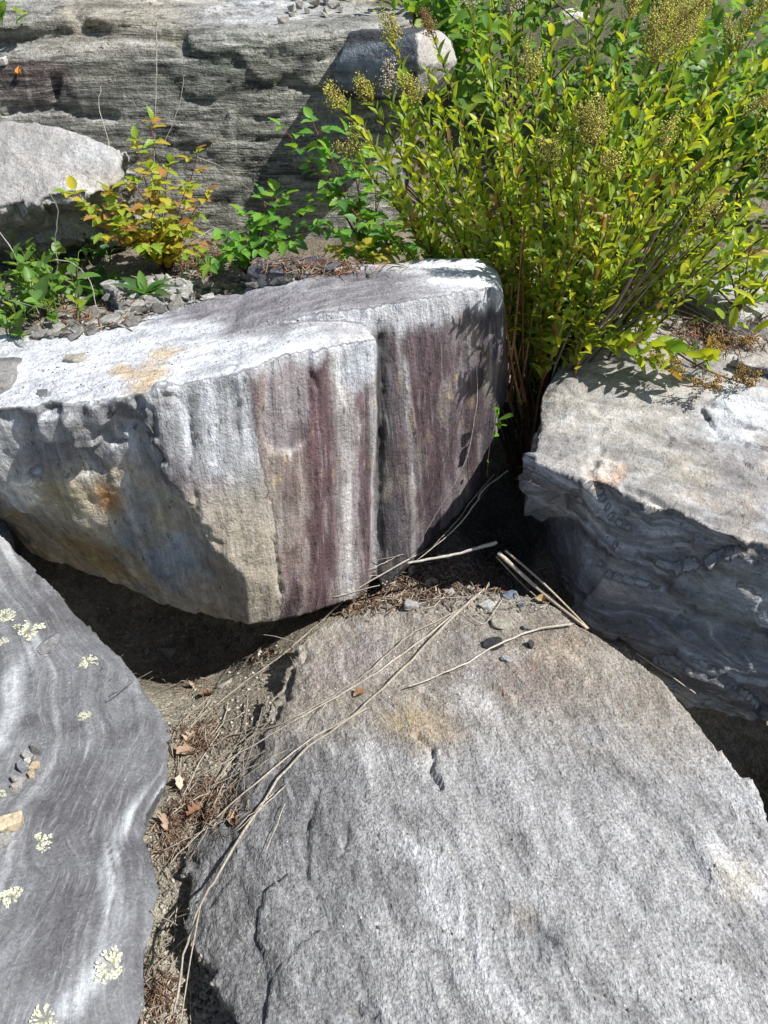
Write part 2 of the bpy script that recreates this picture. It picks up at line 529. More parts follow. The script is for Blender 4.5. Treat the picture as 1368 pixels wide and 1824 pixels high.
    S = mix(S, C('bdbfc2'), sstep(.045, .0, .668 - V[:, 2] + .02 * n2 + .035 * streak) * .85)                       # limewashed upper rim
    S = mix(S, C('b6bcc2'), spot(V, hp(640, 650), .05, .5, .5, 25, 46) * .8)
    # left-hand face: grey above, ochre and slate blue below
    L = np.tile(C('8f9091'), (len(V), 1))
    L = mix(L, C('b6b6b6'), sstep(.0, .55, fbm(V, (9, 9, 6), 4, 50)))
    L = mix(L, C('6f6c6b'), sstep(.2, .6, fbm(V, (14, 14, 9), 4, 51)) * .7)
    xs = fbm(np.stack([V[:, 0] * 22, V[:, 1] * 8, V[:, 2] * 2], 1), 1, 4, 52)
    L = mix(L, C('c8cbcf'), sstep(.15, .5, xs) * .7 * sstep(-.62, -.35, V[:, 0]))
    L = mix(L, C('78666a'), np.maximum(spot(V, hp(320, 870), .04, .6, .6, 25, 53), spot(V, hp(385, 870), .035, .6, .6, 25, 54)) * .7)
    frac = seg_dist(V + .03 * np.stack([fbm(V, 18, 3, 62 + k) for k in range(3)], 1), [hp(*a) for a in ((165, 722), (215, 745), (255, 735), (270, 790), (300, 850), (350, 935), (395, 985), (432, 1020))])
    L = mix(L, C('57565a'), (1 - sstep(.012, .034, frac)) * .8)
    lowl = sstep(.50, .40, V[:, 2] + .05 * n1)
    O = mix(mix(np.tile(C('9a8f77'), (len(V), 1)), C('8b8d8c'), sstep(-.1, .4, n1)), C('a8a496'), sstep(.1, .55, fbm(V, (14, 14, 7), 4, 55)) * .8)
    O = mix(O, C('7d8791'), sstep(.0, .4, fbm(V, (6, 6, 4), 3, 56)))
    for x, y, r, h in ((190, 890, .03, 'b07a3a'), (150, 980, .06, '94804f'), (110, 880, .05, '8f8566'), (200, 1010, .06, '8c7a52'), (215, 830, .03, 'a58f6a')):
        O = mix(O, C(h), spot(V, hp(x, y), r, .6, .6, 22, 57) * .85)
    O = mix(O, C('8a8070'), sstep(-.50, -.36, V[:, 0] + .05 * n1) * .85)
    L = mix(L, O * 1.3, lowl)  # lower colours lightened to stand in for warm bounce light
    L = L * (1 + .25 * n3)[:, None]
    sel = sstep(-.012, .012, u + .012 * n2)
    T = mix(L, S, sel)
    T = mix(T, top, sstep(.55, .85, N[:, 2] + .25 * n2))
    T = T * (1 + .10 * n3)[:, None]
    T = mix(T, T * .55, sstep(.45, .75, fbm(V, (34, 34, 26), 3, 58)) * .6)
    fl = np.where((sel > .5)[:, None], np.stack([us * 48, us * 0, V[:, 2] * 3.5], 1), np.stack([V[:, 0] * 34, V[:, 1] * 12 + 9, V[:, 2] * 3.5], 1))
    fl = np.where((N[:, 2] > .7)[:, None], np.stack([V[:, 0] * 7 + V[:, 1] * 3, V[:, 1] * 30 - V[:, 0] * 9 + 20, V[:, 2] * 3], 1), fl)
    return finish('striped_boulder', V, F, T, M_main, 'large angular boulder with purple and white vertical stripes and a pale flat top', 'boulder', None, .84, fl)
build_main()

# ---------------------------------------------------------------- the tan boulder on the right
def build_right():
    top = [Z(948, 832, .350), Z(1045, 852, .356), Z(1110, 846, .362), Z(1160, 852, .364), Z(1205, 895, .356), Z(1290, 950, .348), Z(1372, 968, .345), Z(1540, 1005, .34),
           Z(985, 690, .405), Z(1012, 622, .445), Z(1065, 556, .485), Z(1180, 552, .49), Z(1290, 585, .478), Z(1368, 620, .465), Z(1600, 680, .45)]
    front = top[1:] + [Y(1030, 905, 1.345), Y(1022, 1000, 1.32), Y(1020, 1085, 1.30), Y(1050, 1120, 1.25), Y(1180, 1215, 1.16), Y(1225, 1256, 1.13), Y(1370, 1292, 1.08), Y(1560, 1340, 1.02),
                       Y(1368, 1100, 1.09), Y(1200, 1060, 1.18), (.5, 1.9, -.2), (1.4, 1.9, -.2)]
    leftp = [top[0], top[1], Z(960, 700, .39), top[8], top[9], top[10], Y(932, 862, 1.40), Y(930, 925, 1.46), Y(960, 945, 1.45), Y(1006, 935, 1.38), Z(1060, 760, .3), (.8, 1.7, .15), (.52, 1.75, .12), (.60, 2.0, .3)]
    flake = [Z(1252, 722, .425), Z(1290, 786, .396), Z(1368, 798, .393), Z(1500, 815, .39), Z(1500, 700, .44), Z(1330, 690, .45),
             Z(1252, 722, .38), Z(1290, 786, .36), Z(1368, 798, .36), Z(1500, 815, .36), Z(1500, 700, .38), Z(1330, 690, .40)]
    flake2 = [Z(1300, 645, .475), Z(1350, 660, .468), Z(1500, 690, .46), Z(1500, 640, .48), Z(1350, 628, .485), Z(1320, 650, .42), Z(1500, 690, .42), Z(1500, 640, .42)]
    V, F = hulls([front, leftp, flake, flake2], 0.0056)
    c = Caster(V, F)
    V = relax(V, F, 1)
    N = normals(V, F)
    topm = sstep(.55, .85, N[:, 2])
    side = 1 - topm
    # the cleavage runs across the front, dipping to the right
    ax = np.array([.83, -.50, -.25])
    p = V @ ax
    q = V @ np.array([.30, .15, .94])
    lay = fbm(np.stack([p * 2.2, q * 26 + 1.2 * fbm(V, 5, 3, 61), p * 0], 1), 1, 5, 60)
    ch, _ = chips(V + .02 * fbm(V, 9, 2, 62)[:, None], (9, 9, 12), 63, 1.2)
    ch2, _ = chips(V, (26, 26, 30), 64, 1.2)
    rim = sstep(.13, .0, .37 - V[:, 2]) * side
    fc, _ = chips(V + .03 * fbm(V, 5, 2, 72)[:, None], (4.5, 4.5, 5.5), 73, 1.3)
    d = .006 * fbm(V, 5, 3, 65) + side * (.003 * lay + .005 * ch2 + .020 * fc + .009 * ch + rim * .026 * ch)
    tch, _ = chips(V + .03 * fbm(V, 7, 3, 66)[:, None], (5, 6, 5), 67, .35)
    tch2, _ = chips(V + .02 * fbm(V, 12, 3, 68)[:, None], (12, 15, 10), 69, .35)
    d = d + topm * (.009 * np.round(tch * 3) / 3 + .005 * tch2 + .003 * fbm(V, 24, 4, 70)) + .0016 * fbm(V, 70, 3, 71)
    V = relax(V + N * d[:, None], F, 1, .6)
    hp = lambda x, y: np.array(c.hit(x, y)[0])
    def crack(pts, w, dep, wob=.008):
        nonlocal V
        qd = seg_dist(V + wob * np.stack([fbm(V, 30, 2, 80 + k) for k in range(3)], 1), [hp(*a) for a in pts])
        V = V - N * (dep * (1 - sstep(0, w, qd)))[:, None]
    crack([(1070, 800), (1060, 825), (1045, 845), (1060, 850)], .018, .012)
    crack([(1178, 765), (1200, 785)], .006, .006)
    crack([(1190, 790), (1207, 812)], .006, .007)
    crack([(1320, 815), (1340, 835), (1368, 850)], .008, .010)
    crack([(1250, 730), (1285, 780), (1368, 800)], .010, .010)
    crack([(1015, 880), (1030, 930), (1028, 1000)], .010, .012)
    crack([(1110, 870), (1180, 900), (1260, 960)], .014, .012)
    N = normals(V, F)
    n1, n2, n3 = fbm(V, 4, 4, 90), fbm(V, 15, 4, 91), fbm(V, 60, 3, 92)
    T = np.tile(C('9b958c'), (len(V), 1))
    T = mix(T, C('858080'), sstep(.0, .5, n1) * .8)
    T = mix(T, C('b5afa6'), sstep(.1, .55, fbm(V, (10, 14, 10), 4, 93)) * .7)
    T = mix(T, C('ad9a80'), sstep(.2, .6, fbm(V, 8, 4, 94)) * .55)
    T = mix(T, C('c4c2bd'), sstep(.40, .3, V[:, 2] - .0 + .03 * n2) * .35)
    for x, y, r, h in ((1080, 850, .035, 'c48d5c'), (1070, 838, .03, 'd8cfc0'), (1310, 740, .09, 'cfd3d6'), (1230, 840, .05, 'a39a88'), (1360, 560, .12, 'b0a89c')):
        T = mix(T, C(h), spot(V, hp(x, y), r, .6, .6, 22, 95) * .8)
    # broken front: slate with blue-grey and white bands along the cleavage
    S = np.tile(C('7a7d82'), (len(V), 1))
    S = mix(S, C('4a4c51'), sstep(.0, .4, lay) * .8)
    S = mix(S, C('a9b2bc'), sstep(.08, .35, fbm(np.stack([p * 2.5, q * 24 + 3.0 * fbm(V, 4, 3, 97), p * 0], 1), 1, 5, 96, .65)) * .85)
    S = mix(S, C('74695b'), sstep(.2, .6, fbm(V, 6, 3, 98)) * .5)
    for x, y, r, h in ((1085, 1045, .045, 'a6a49e'), (1035, 950, .03, 'b3b6c2'), (1310, 1060, .08, '8d9496'), (1200, 880, .03, '8d9690'), (990, 930, .04, '9a9892')):  # pale blue spot at the corner paints in a strip of blue light
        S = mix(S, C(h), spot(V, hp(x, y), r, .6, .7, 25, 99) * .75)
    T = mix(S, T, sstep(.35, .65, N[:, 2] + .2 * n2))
    T = T * (1 + .12 * n3)[:, None]
    fl = np.where((N[:, 2] > .55)[:, None], np.stack([V[:, 0] * 9 + 30, V[:, 1] * 20 + V[:, 0] * 8, V[:, 2] * 4], 1), np.stack([p * 3.5, q * 42 + 4.5 * fbm(V, 4, 3, 97), p * 0], 1))
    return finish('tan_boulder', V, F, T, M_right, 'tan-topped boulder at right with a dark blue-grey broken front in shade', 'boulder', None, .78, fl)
build_right()

# ---------------------------------------------------------------- the slab in front
def build_slab():
    pts = [Z(545, 1135, .030), Z(600, 1098, .036), Z(720, 1062, .045), Z(830, 1045, .050), Z(940, 1060, .055), Z(1040, 1118, .060), Z(1110, 1165, .062), Z(1182, 1212, .062), Z(1240, 1282, .060),
           Z(1335, 1400, .056), Z(1372, 1470, .050), Z(1420, 1600, .05), Z(1480, 1850, .05),
           Z(560, 1290, .040), Z(620, 1400, .052), Z(640, 1500, .055), Z(500, 1210, .005), Z(478, 1300, -.025), Z(400, 1420, -.035), Z(345, 1520, -.035), Z(330, 1640, -.005), Z(470, 1650, .035), Z(372, 1690, .025),
           Z(428, 1790, .045), Z(450, 1900, .05), Z(800, 1500, .075), Z(1000, 1700, .080), Z(800, 1900, .07), Z(1400, 2000, .05), Z(900, 1300, .068), Z(500, 2000, .05)]
    lo = [p.copy() for p in pts]
    cx = Vector((.15, .75, 0))
    for p in lo:
        p.z -= .22
        q = (p - cx) * .93
        p.x, p.y = cx.x + q.x, cx.y + q.y
    V, F = hulls([pts + lo], 0.0050)
    c = Caster(V, F)
    V = relax(V, F, 2)
    N = normals(V, F)
    topm = sstep(.5, .85, N[:, 2])
    px, py, _ = project(V)
    hp = lambda x, y: np.array(c.hit(x, y)[0])
    W = V @ np.array([[.80, -.60, 0], [.60, .80, 0], [0, 0, 1.]]).T      # grain runs towards the lower left
    n1 = fbm(V, 5, 4, 100)
    # the left flank is the rougher, stepped one
    ridge = [hp(560, 1290), hp(620, 1400), hp(650, 1560), hp(640, 1750)]
    a = np.array(ridge)
    xr = np.interp(V[:, 1], a[::-1, 1], a[::-1, 0])
    flank = sstep(.06, -.08, V[:, 0] - xr + .03 * n1)
    rd = fbm(np.stack([V[:, 0] * 17 + V[:, 1] * 7 + .8 * fbm(V, 5, 2, 125), V[:, 1] * 3 - V[:, 0] * 2, V[:, 2] * 0], 1), 1, 5, 126, .6)
    d = .010 * fbm(V, 4, 3, 101) + .006 * rd + .003 * fbm(W, (10, 22, 10), 4, 102) + .0022 * fbm(V, 90, 3, 103)
    ch, _ = chips(V + .02 * fbm(V, 9, 2, 104)[:, None], (13, 9, 10), 105, 1.0)
    d = d + flank * (.007 * ch + .005 * fbm(W, (16, 40, 16), 4, 106))
    ed, _ = chips(V, (12, 12, 12), 107, 1.2)
    d = d + (1 - topm) * .016 * ed
    V = V + N * d[:, None]
    def crack(pts, w, dep, wob=.006):
        nonlocal V
        qd = seg_dist(V + wob * np.stack([fbm(V, 40, 2, 110 + k) for k in range(3)], 1), [hp(*b) for b in pts])
        V = V - N * (dep * (1 - sstep(0, w, qd)))[:, None]
    crack([(742, 1310), (770, 1330), (772, 1352), (766, 1372), (784, 1400)], .010, .016, .003)
    crack([(1210, 1515), (1245, 1550), (1275, 1575)], .010, .014)
    crack([(1250, 1510), (1290, 1550)], .030, -.010)
    crack([(630, 1795), (655, 1812), (670, 1805)], .010, .016)
    crack([(930, 1635), (965, 1665), (1005, 1700)], .014, .006)
    crack([(545, 1160), (505, 1200), (490, 1280)], .022, .014, .02)
    crack([(1330, 1440), (1350, 1490)], .006, .006)
    crack([(690, 1610), (698, 1640)], .006, .007)
    crack([(560, 1420), (540, 1500), (548, 1560)], .009, .008)
    crack([(880, 1230), (905, 1252)], .006, .007)
    crack([(620, 1460), (612, 1520)], .007, .007)
    crack([(1080, 1480), (1120, 1530)], .007, .006)
    N = normals(V, F)
    n2, n3 = fbm(V, 16, 4, 116), fbm(V, 70, 3, 117)
    T = np.tile(C('979694'), (len(V), 1))
    T = mix(T, C('aeaeae'), sstep(.0, .5, fbm(W, (5, 14, 6), 4, 118)) * .9)
    T = mix(T, C('72706d'), sstep(.05, .55, fbm(W, (8, 20, 8), 4, 119)) * .75)
    T = mix(T, C('666667'), flank * .7)
    T = T * (1 + .3 * rd)[:, None]
    # the weathered band along the back: tan, brown and purplish
    bk = sstep(.76, .98, V[:, 1] + .10 * n1 - .12 * V[:, 0] * 0)
    T = mix(T, C('8d8272'), bk * .9)
    for x, y, r, hh in ((620, 1180, .07, '87777a'), (830, 1170, .06, '75706e'), (930, 1210, .06, '7d6a68'), (1000, 1150, .06, '9a8468'), (700, 1200, .06, '938c80'), (760, 1290, .05, 'a68c5f'), (720, 1280, .03, 'a9905f'),
                      (560, 1150, .05, '9d9684'), (1090, 1190, .06, '8f877c'), (940, 1640, .018, 'a8987c'), (965, 1670, .03, '5b6068'), (840, 1240, .05, 'bdbcba'),
                      (1060, 1310, .03, '86898f'), (1310, 1560, .04, 'b0a58c'), (670, 1150, .05, '8a8280')):
        T = mix(T, C(hh), spot(V, hp(x, y), r, .9, 1.0, 26, 120) * .5)
    T = mix(T, C('8c6f52'), sstep(.45, .7, fbm(V, 20, 4, 121)) * bk * .6)
    T = T * (1 + .16 * n2 + .16 * n3)[:, None]
    fl = np.stack([V[:, 0] * 42 + V[:, 1] * 17 + 2 * fbm(V, 5, 2, 125), V[:, 1] * 8 - V[:, 0] * 5, V[:, 2] * 4], 1)
    return finish('gritty_rock', V, F, T, M_slab, 'broad gritty light grey slab filling the lower right foreground', 'rock', None, .78, fl)
build_slab()

# ---------------------------------------------------------------- the banded rock at lower left
def build_left():
    e1 = [(-10, 938), (55, 1008), (125, 1085), (180, 1160), (240, 1195), (285, 1262), (306, 1330), (308, 1385), (272, 1440), (246, 1490)]
    e2 = [(246, 1485), (262, 1515), (284, 1585), (272, 1680), (250, 1760), (228, 1830), (215, 1950)]
    zz = lambda x, y: .27 + .00010 * (300 - x) - .00002 * (y - 1300)
    A, B = [], []
    for lst, e in ((A, e1), (B, e2)):
        for x, y in e:
            p = Z(x, y, zz(x, y) - .015)
            lst.append(p)
            lst.append(Z(x - 26, y, zz(x, y)))
            q = p + Vector((-.04, 0, -.06))
            lst.append(q)
            q = p + Vector((-.16, .0, -.30))
            lst.append(q)
    for lst, ys in ((A, (900, 1100, 1300, 1520)), (B, (1440, 1700, 1950))):
        for y in ys:
            p = Z(-260, y, .36)
            lst.append(p)
            lst.append(p + Vector((0, 0, -.4)))
    V, F = hulls([A, B], 0.0046)
    c = Caster(V, F)
    V = relax(V, F, 2)
    N = normals(V, F)
    hp = lambda x, y: np.array(c.hit(x, y)[0])
    d = .008 * fbm(V, 6, 3, 130) + .0035 * fbm(V, 20, 4, 131) + .0012 * fbm(V, 80, 3, 132)
    ed, _ = chips(V, (14, 14, 14), 133, 1.2)
    d = d + (1 - sstep(.3, .8, N[:, 2])) * .010 * ed
    # flowing bands: contours of a warped field
    W = V + .035 * np.stack([fbm(V, 5, 3, 134 + k) for k in range(3)], 1)
    edge = np.array([list(Z(x, y, .26)) for x, y in ((-10, 938), (125, 1085), (240, 1195), (304, 1330), (300, 1385), (262, 1470), (255, 1520), (278, 1600), (268, 1690), (215, 1950))])
    xe = np.interp(W[:, 1], edge[::-1, 1], edge[::-1, 0])
    f = W[:, 0] - (.25 + .6 * sstep(-.30, -.02, V[:, 0] - xe)) * xe * .8 + .03 * fbm(V, 3.5, 2, 139)
    band = fbm(np.stack([f * 22, W[:, 1] * 1.2, f * 0], 1), 1, 4, 140)
    fine = fbm(np.stack([f * 85, W[:, 1] * 2.5, f * 0], 1), 1, 3, 141)
    d = d + sstep(.3, .8, N[:, 2]) * (.0022 * fine + .003 * band)
    V = V + N * d[:, None]
    # a shallow hollow that holds small stones
    V[:, 2] -= .008 * spot(V, hp(50, 1385), .05, .6, .3)
    N = normals(V, F)
    T = np.tile(C('6f7073'), (len(V), 1))
    T = mix(T, C('585659'), sstep(.0, .45, fbm(V, 7, 4, 142)) * .9)
    T = mix(T, C('a6a9ac'), sstep(.15, .5, band) * .5)
    T = mix(T, C('b9bcbe'), sstep(.3, .6, fine) * .25)
    T = mix(T, C('55505a'), sstep(.2, .55, -fine) * .4)
    vein = seg_dist(V + .012 * np.stack([fbm(V, 16, 3, 145 + k) for k in range(3)], 1), [hp(x, y) for x, y in ((300, 1395), (250, 1440), (205, 1490), (192, 1550), (205, 1600), (212, 1640), (180, 1720), (120, 1800))])
    T = mix(T, C('b3bbbe'), (1 - sstep(.002, .022, vein)) * .8 * sstep(-.5, .2, fine))
    vein2 = seg_dist(V + .012 * np.stack([fbm(V, 16, 3, 155 + k) for k in range(3)], 1), [hp(x, y) for x, y in ((60, 1130), (30, 1220), (0, 1330))])
    T = mix(T, C('b0b6b9'), (1 - sstep(.002, .024, vein2)) * .75 * sstep(-.5, .2, fine))
    T = mix(T, C('bfc0be'), sstep(1.02, 1.15, V[:, 1]) * sstep(-.2, .3, band) * .6)
    T = T * (1 + .14 * fbm(V, 70, 3, 143))[:, None]
    fl = np.stack([f * 52 + 1.6 * fbm(V, 9, 3, 144), W[:, 1] * 9, V[:, 2] * 0], 1)
    return finish('banded_rock', V, F, T, M_left, 'purple-grey rock with flowing pale bands and lichen at lower left', 'rock', None, .5, fl)
build_left()

# ---------------------------------------------------------------- the ledge at the back
def ledge_shape(V, F, mat_seed, lime=True):
    N = normals(V, F)
    topm = sstep(.45, .8, N[:, 2])
    side = 1 - topm
    z = V[:, 2] + .03 * fbm(V, 2.5, 3, mat_seed) + .03 * V[:, 0] * 0
    lay = fbm(np.stack([V[:, 0] * 2.0, V[:, 1] * 2.0, z * 26], 1), 1, 5, mat_seed + 1, .6)
    gro = fbm(np.stack([V[:, 0] * 3.5, V[:, 1] * 3.5, z * 60], 1), 1, 3, mat_seed + 2)
    ch, _ = chips(V + .03 * fbm(V, 6, 2, mat_seed + 3)[:, None], (5, 5, 13), mat_seed + 4, 1.0)
    ch2, _ = chips(V, (14, 14, 30), mat_seed + 5, 1.0)
    d = .012 * fbm(V, 2.6, 3, mat_seed + 6) + side * (.007 * lay + .005 * gro + .010 * ch + .003 * ch2) + topm * (.008 * fbm(V, 9, 4, mat_seed + 7) + .006 * ch2) + .003 * fbm(V, 40, 3, mat_seed + 8)
    V = V + N * d[:, None]
    return V, N, topm, side, lay, gro
def build_ledge():
    tz = lambda x, y, Yv: Y(x, y, Yv)
    low = [Y(-260, 150, 2.55), Y(-260, 480, 2.42), Y(60, 130, 2.58), Y(200, 62, 2.66), Y(330, 52, 2.66), Y(480, 55, 2.62), Y(620, 62, 2.60), Y(690, 52, 2.62), Y(742, 30, 2.78), Y(742, 14, 2.95),
           Y(700, 200, 2.60), Y(690, 480, 2.52), Y(400, 480, 2.44), Y(150, 480, 2.44), Y(640, 400, 2.50), Y(300, 130, 2.60), Y(60, 300, 2.50),
           (-1.9, 3.6, 1.0), (.1, 3.6, 1.04), (.1, 3.5, .2), (-1.9, 3.6, .2), Y(500, 2, 3.25)]
    hump = [Y(200, 40, 2.70), Y(330, 46, 2.72), Y(390, 18, 2.86), Y(300, 8, 2.9), Y(180, 12, 2.85), Y(60, 20, 2.8), Y(-200, 60, 2.7), Y(-200, -40, 2.95), Y(100, -30, 3.1), Y(400, -6, 3.1), Y(540, 6, 3.1),
            (-1.6, 3.4, .9), (-.3, 3.4, .9), Y(100, 160, 2.8), Y(400, 120, 2.9)]
    V, F = hulls([low, hump], 0.0095)
    c = Caster(V, F)
    V = relax(V, F, 2)
    V, N, topm, side, lay, gro = ledge_shape(V, F, 200)
    hp = lambda x, y: np.array(c.hit(x, y)[0])
    def crack(pts, w, dep, wob=.01):
        nonlocal V
        qd = seg_dist(V + wob * np.stack([fbm(V, 20, 2, 220 + k) for k in range(3)], 1), [hp(*b) for b in pts])
        V = V - N * (dep * (1 - sstep(0, w, qd)))[:, None]
    crack([(97, 140), (99, 170)], .022, .035)
    crack([(318, 60), (326, 85)], .03, .035)
    crack([(140, 50), (250, 62), (310, 64)], .03, .030, .02)
    crack([(120, 25), (160, 50)], .03, .025, .02)
    crack([(0, 198), (100, 192), (200, 205)], .025, .028, .02)
    for yy, x0, x1 in ((100, 340, 600), (112, 380, 590), (140, 300, 560), (170, 330, 600), (182, 240, 420), (215, 330, 560), (250, 400, 560), (285, 380, 540), (310, 380, 520), (330, 380, 500)):
        crack([(x0, yy), ((x0 + x1) / 2, yy + random.uniform(-5, 5)), (x1, yy - 6)], .009, .009, .02)
    N = normals(V, F)
    n1, n2, n3 = fbm(V, 3, 4, 230), fbm(V, 11, 4, 231), fbm(V, 45, 3, 232)
    T = np.tile(C('a09e92'), (len(V), 1))
    T = mix(T, C('bbb8aa'), sstep(.0, .5, lay) * .8)
    T = mix(T, C('6c6a65'), sstep(.05, .5, fbm(V, (3, 3, 9), 4, 233)) * .8)
    T = mix(T, C('7b7a76'), sstep(-.30, -.75, V[:, 0] + .25 * n1) * .75)
    T = mix(T, C('4c5a50'), spot(V, hp(370, 85), .13, .5, .6, 10, 234) * .6)
    T = mix(T, C('b3afa0'), sstep(.2, .6, n2) * .5)
    T = mix(T, C('5e4a4c'), np.maximum(spot(V, hp(60, 112), .11, .5, .6, 10, 235), spot(V, hp(20, 120), .09, .5, .5, 10, 236)) * .75)
    vx = fbm(np.stack([V[:, 0] * 30, V[:, 1] * 0, V[:, 2] * 1.5], 1), 1, 3, 237)                 # water runs
    T = mix(T, C('c0bdb0'), sstep(.28, .5, vx) * side * .65)
    T = mix(T, C('4d4c49'), sstep(.3, .55, -vx) * side * .4)
    for x in (408, 300):
        a, b = hp(x, 150), hp(x, 400)
        T = mix(T, C('c2c0b4'), np.exp(-((V[:, 0] - a[0] + .01 * n2) / .007) ** 2) * sstep(.95, .8, V[:, 2]) * .7)
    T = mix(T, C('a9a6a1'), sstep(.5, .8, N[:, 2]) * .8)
    T = mix(T, C('c3c4c8'), np.maximum(spot(V, hp(400, 30), .16, .5, .4, 8, 238), spot(V, hp(460, 20), .2, .5, .4, 8, 239)) * .8)
    T = mix(T, C('b5a892'), spot(V, hp(250, 12), .25, .5, .5, 8, 240) * .5)
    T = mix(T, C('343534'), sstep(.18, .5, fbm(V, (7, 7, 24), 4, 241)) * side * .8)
    T = T * (1 + .2 * n3)[:, None]
    fl = np.stack([V[:, 0] * 4, V[:, 1] * 4, (V[:, 2] + .03 * fbm(V, 2.5, 3, 200)) * 70], 1)
    return finish('quarry_ledge', V, F, T * np.array([.73, .735, .70]), M_ledge, 'long layered dark grey rock ledge standing along the back', 'rock ledge', None, .9, fl)
build_ledge()

def build_overhang():
    p = [Y(622, 56, 2.44), Y(700, 52, 2.50), Y(762, 50, 2.52), Y(800, 78, 2.62), Y(812, 110, 2.66), Y(770, 140, 2.56), Y(742, 150, 2.44), Y(735, 180, 2.44), Y(600, 168, 2.42), Y(596, 130, 2.41), Y(604, 110, 2.40),
         Y(742, 60, 2.33), Y(747, 112, 2.31), Y(630, 175, 2.44), Y(640, 60, 2.9), Y(800, 60, 2.95), Y(620, 150, 2.85), Y(800, 150, 2.9)]
    V, F = hulls([p], .007)
    V = relax(V, F, 1)
    V0 = V
    V, N, topm, side, lay, gro = ledge_shape(V, F, 260)
    V = V0 + .35 * (V - V0)
    T = np.tile(C('47484c'), (len(V), 1))  # dark tone of the shaded face painted in as base colour
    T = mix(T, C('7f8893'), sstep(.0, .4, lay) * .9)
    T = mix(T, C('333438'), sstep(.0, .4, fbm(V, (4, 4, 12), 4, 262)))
    T = mix(T, C('b3aca2'), sstep(.2, .6, N[:, 0]) * .9)  # sides facing right painted pale as if sunlit
    return finish('jutting_block', V, F, T, M_grey, 'dark block jutting from the ledge with blue shade painted on its left face', 'rock')
build_overhang()

def build_backleft():
    p = [Y(-80, 222, 2.22), Y(60, 219, 2.26), Y(105, 228, 2.24), Y(160, 252, 2.22), Y(205, 262, 2.20), Y(224, 285, 2.20), Y(220, 320, 2.17), Y(190, 345, 2.10), Y(110, 345, 2.06), Y(50, 362, 2.04), Y(0, 370, 2.03), Y(-90, 390, 2.0),
         Y(60, 372, 2.06), Y(0, 460, 2.20), Y(120, 440, 2.24), Y(215, 380, 2.26), Y(-80, 480, 2.2), (-1.6, 2.6, .4), (-.85, 2.6, .4), (-1.5, 2.6, .8), (-.9, 2.55, .75)]
    V, F = hulls([p], .0065)
    c = Caster(V, F)
    V = relax(V, F, 1)
    N = normals(V, F)
    ch, _ = chips(V + .02 * fbm(V, 8, 2, 270)[:, None], (9, 9, 12), 271, 1.2)
    ch2, _ = chips(V, (22, 22, 26), 272, 1.2)
    up = sstep(.35, .6, N[:, 2])
    V = V + N * (.007 * fbm(V, 5, 3, 273) + (1 - up) * (.030 * ch + .008 * ch2) + up * (.003 * ch2 + .003 * fbm(V, 20, 3, 274)) + .002 * fbm(V, 60, 3, 275))[:, None]
    N = normals(V, F)
    n2 = fbm(V, 12, 4, 276)
    T = np.tile(C('9c9893'), (len(V), 1))
    T = mix(T, C('b9b9b8'), sstep(.0, .5, fbm(V, 6, 4, 277)))
    T = mix(T, C('a8977f'), sstep(.1, .5, fbm(V, (4, 4, 10), 3, 278)) * .5)
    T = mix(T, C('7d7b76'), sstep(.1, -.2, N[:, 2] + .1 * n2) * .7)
    T = T * (1 + .15 * fbm(V, 50, 3, 279))[:, None]
    return finish('chipped_boulder', V, F, T, M_grey, 'smooth grey boulder with a chipped lower edge at the left in front of the ledge', 'boulder')
build_backleft()

# small blocks leaning on the far left end of the striped boulder, the chocks and the far rocks
def small_rock(name, pts, seed, hexa, hexb, label, cat='rock', vox=.006, amp=1.0, mat=None):
    V, F = hulls([pts], vox)
    V = relax(V, F, 2)
    N = normals(V, F)
    ch, _ = chips(V, (16, 16, 18), seed, 1.1)
    V = V + N * (amp * (.006 * fbm(V, 9, 3, seed + 1) + .006 * ch + .0015 * fbm(V, 60, 3, seed + 2)))[:, None]
    T = mix(np.tile(C(hexa), (len(V), 1)), C(hexb), sstep(-.2, .5, fbm(V, 12, 4, seed + 3)))
    return finish(name, V, F, T, mat or M_grey, label, cat)
def blockpts(quad, zt, h, lean=0.0):
    r = []
    for k, (x, y) in enumerate(quad):
        p = Z(x, y, zt)
        r += [p, p + Vector((lean, 0, -h))]
    return r
small_rock('corner_block', blockpts([(-60, 640), (44, 632), (20, 680), (-60, 700)], .615, .14), 300, '86837f', '5d5b5b', 'small dark block wedged at the left end of the striped boulder')
small_rock('pale_block', blockpts([(14, 600), (30, 585), (110, 578), (100, 605), (40, 620)], .612, .11), 310, 'b5b4b3', '8e8c8a', 'small pale block behind the left end of the striped boulder')
small_rock('shaded_block', blockpts([(-120, 870), (2, 905), (14, 945), (-120, 1010)], .16, .25), 320, '6f747c', '50545a', 'blue-shaded rock in the gap at the far left edge', vox=.007)
small_rock('far_pale_rock', [Y(985, 150, 4.2), Y(1000, 20, 4.3), Y(1050, 25, 4.3), Y(1062, 170, 4.2), Y(930, 160, 4.3), Y(1080, 160, 4.3), Y(1000, 10, 4.8), Y(1070, 10, 4.9), Y(950, 170, 4.9), Y(1090, 170, 4.9)], 330, 'cfc6bd', 'b3aaa1', 'pale rock showing through the leaves at the top', vox=.02)
small_rock('grey_rubble_block', blockpts([(1245, 500), (1300, 470), (1420, 490), (1420, 560), (1300, 565)], .49, .12), 340, 'a8a4a0', '8b8884', 'grey rock half hidden by leaves at the right edge', vox=.009)
small_rock('buried_block', blockpts([(180, 505), (270, 488), (345, 500), (330, 530), (230, 545)], .555, .12), 360, '9c9b98', '858482', 'low grey rock behind the rubble among the leaves', vox=.007)
small_rock('slate_plate', blockpts([(440, 476), (450, 458), (560, 456), (610, 466), (600, 480), (500, 486)], .705, .05), 370, '5a5a5e', '3c3c40', 'thin dark slate slab lying along the back of the striped boulder')
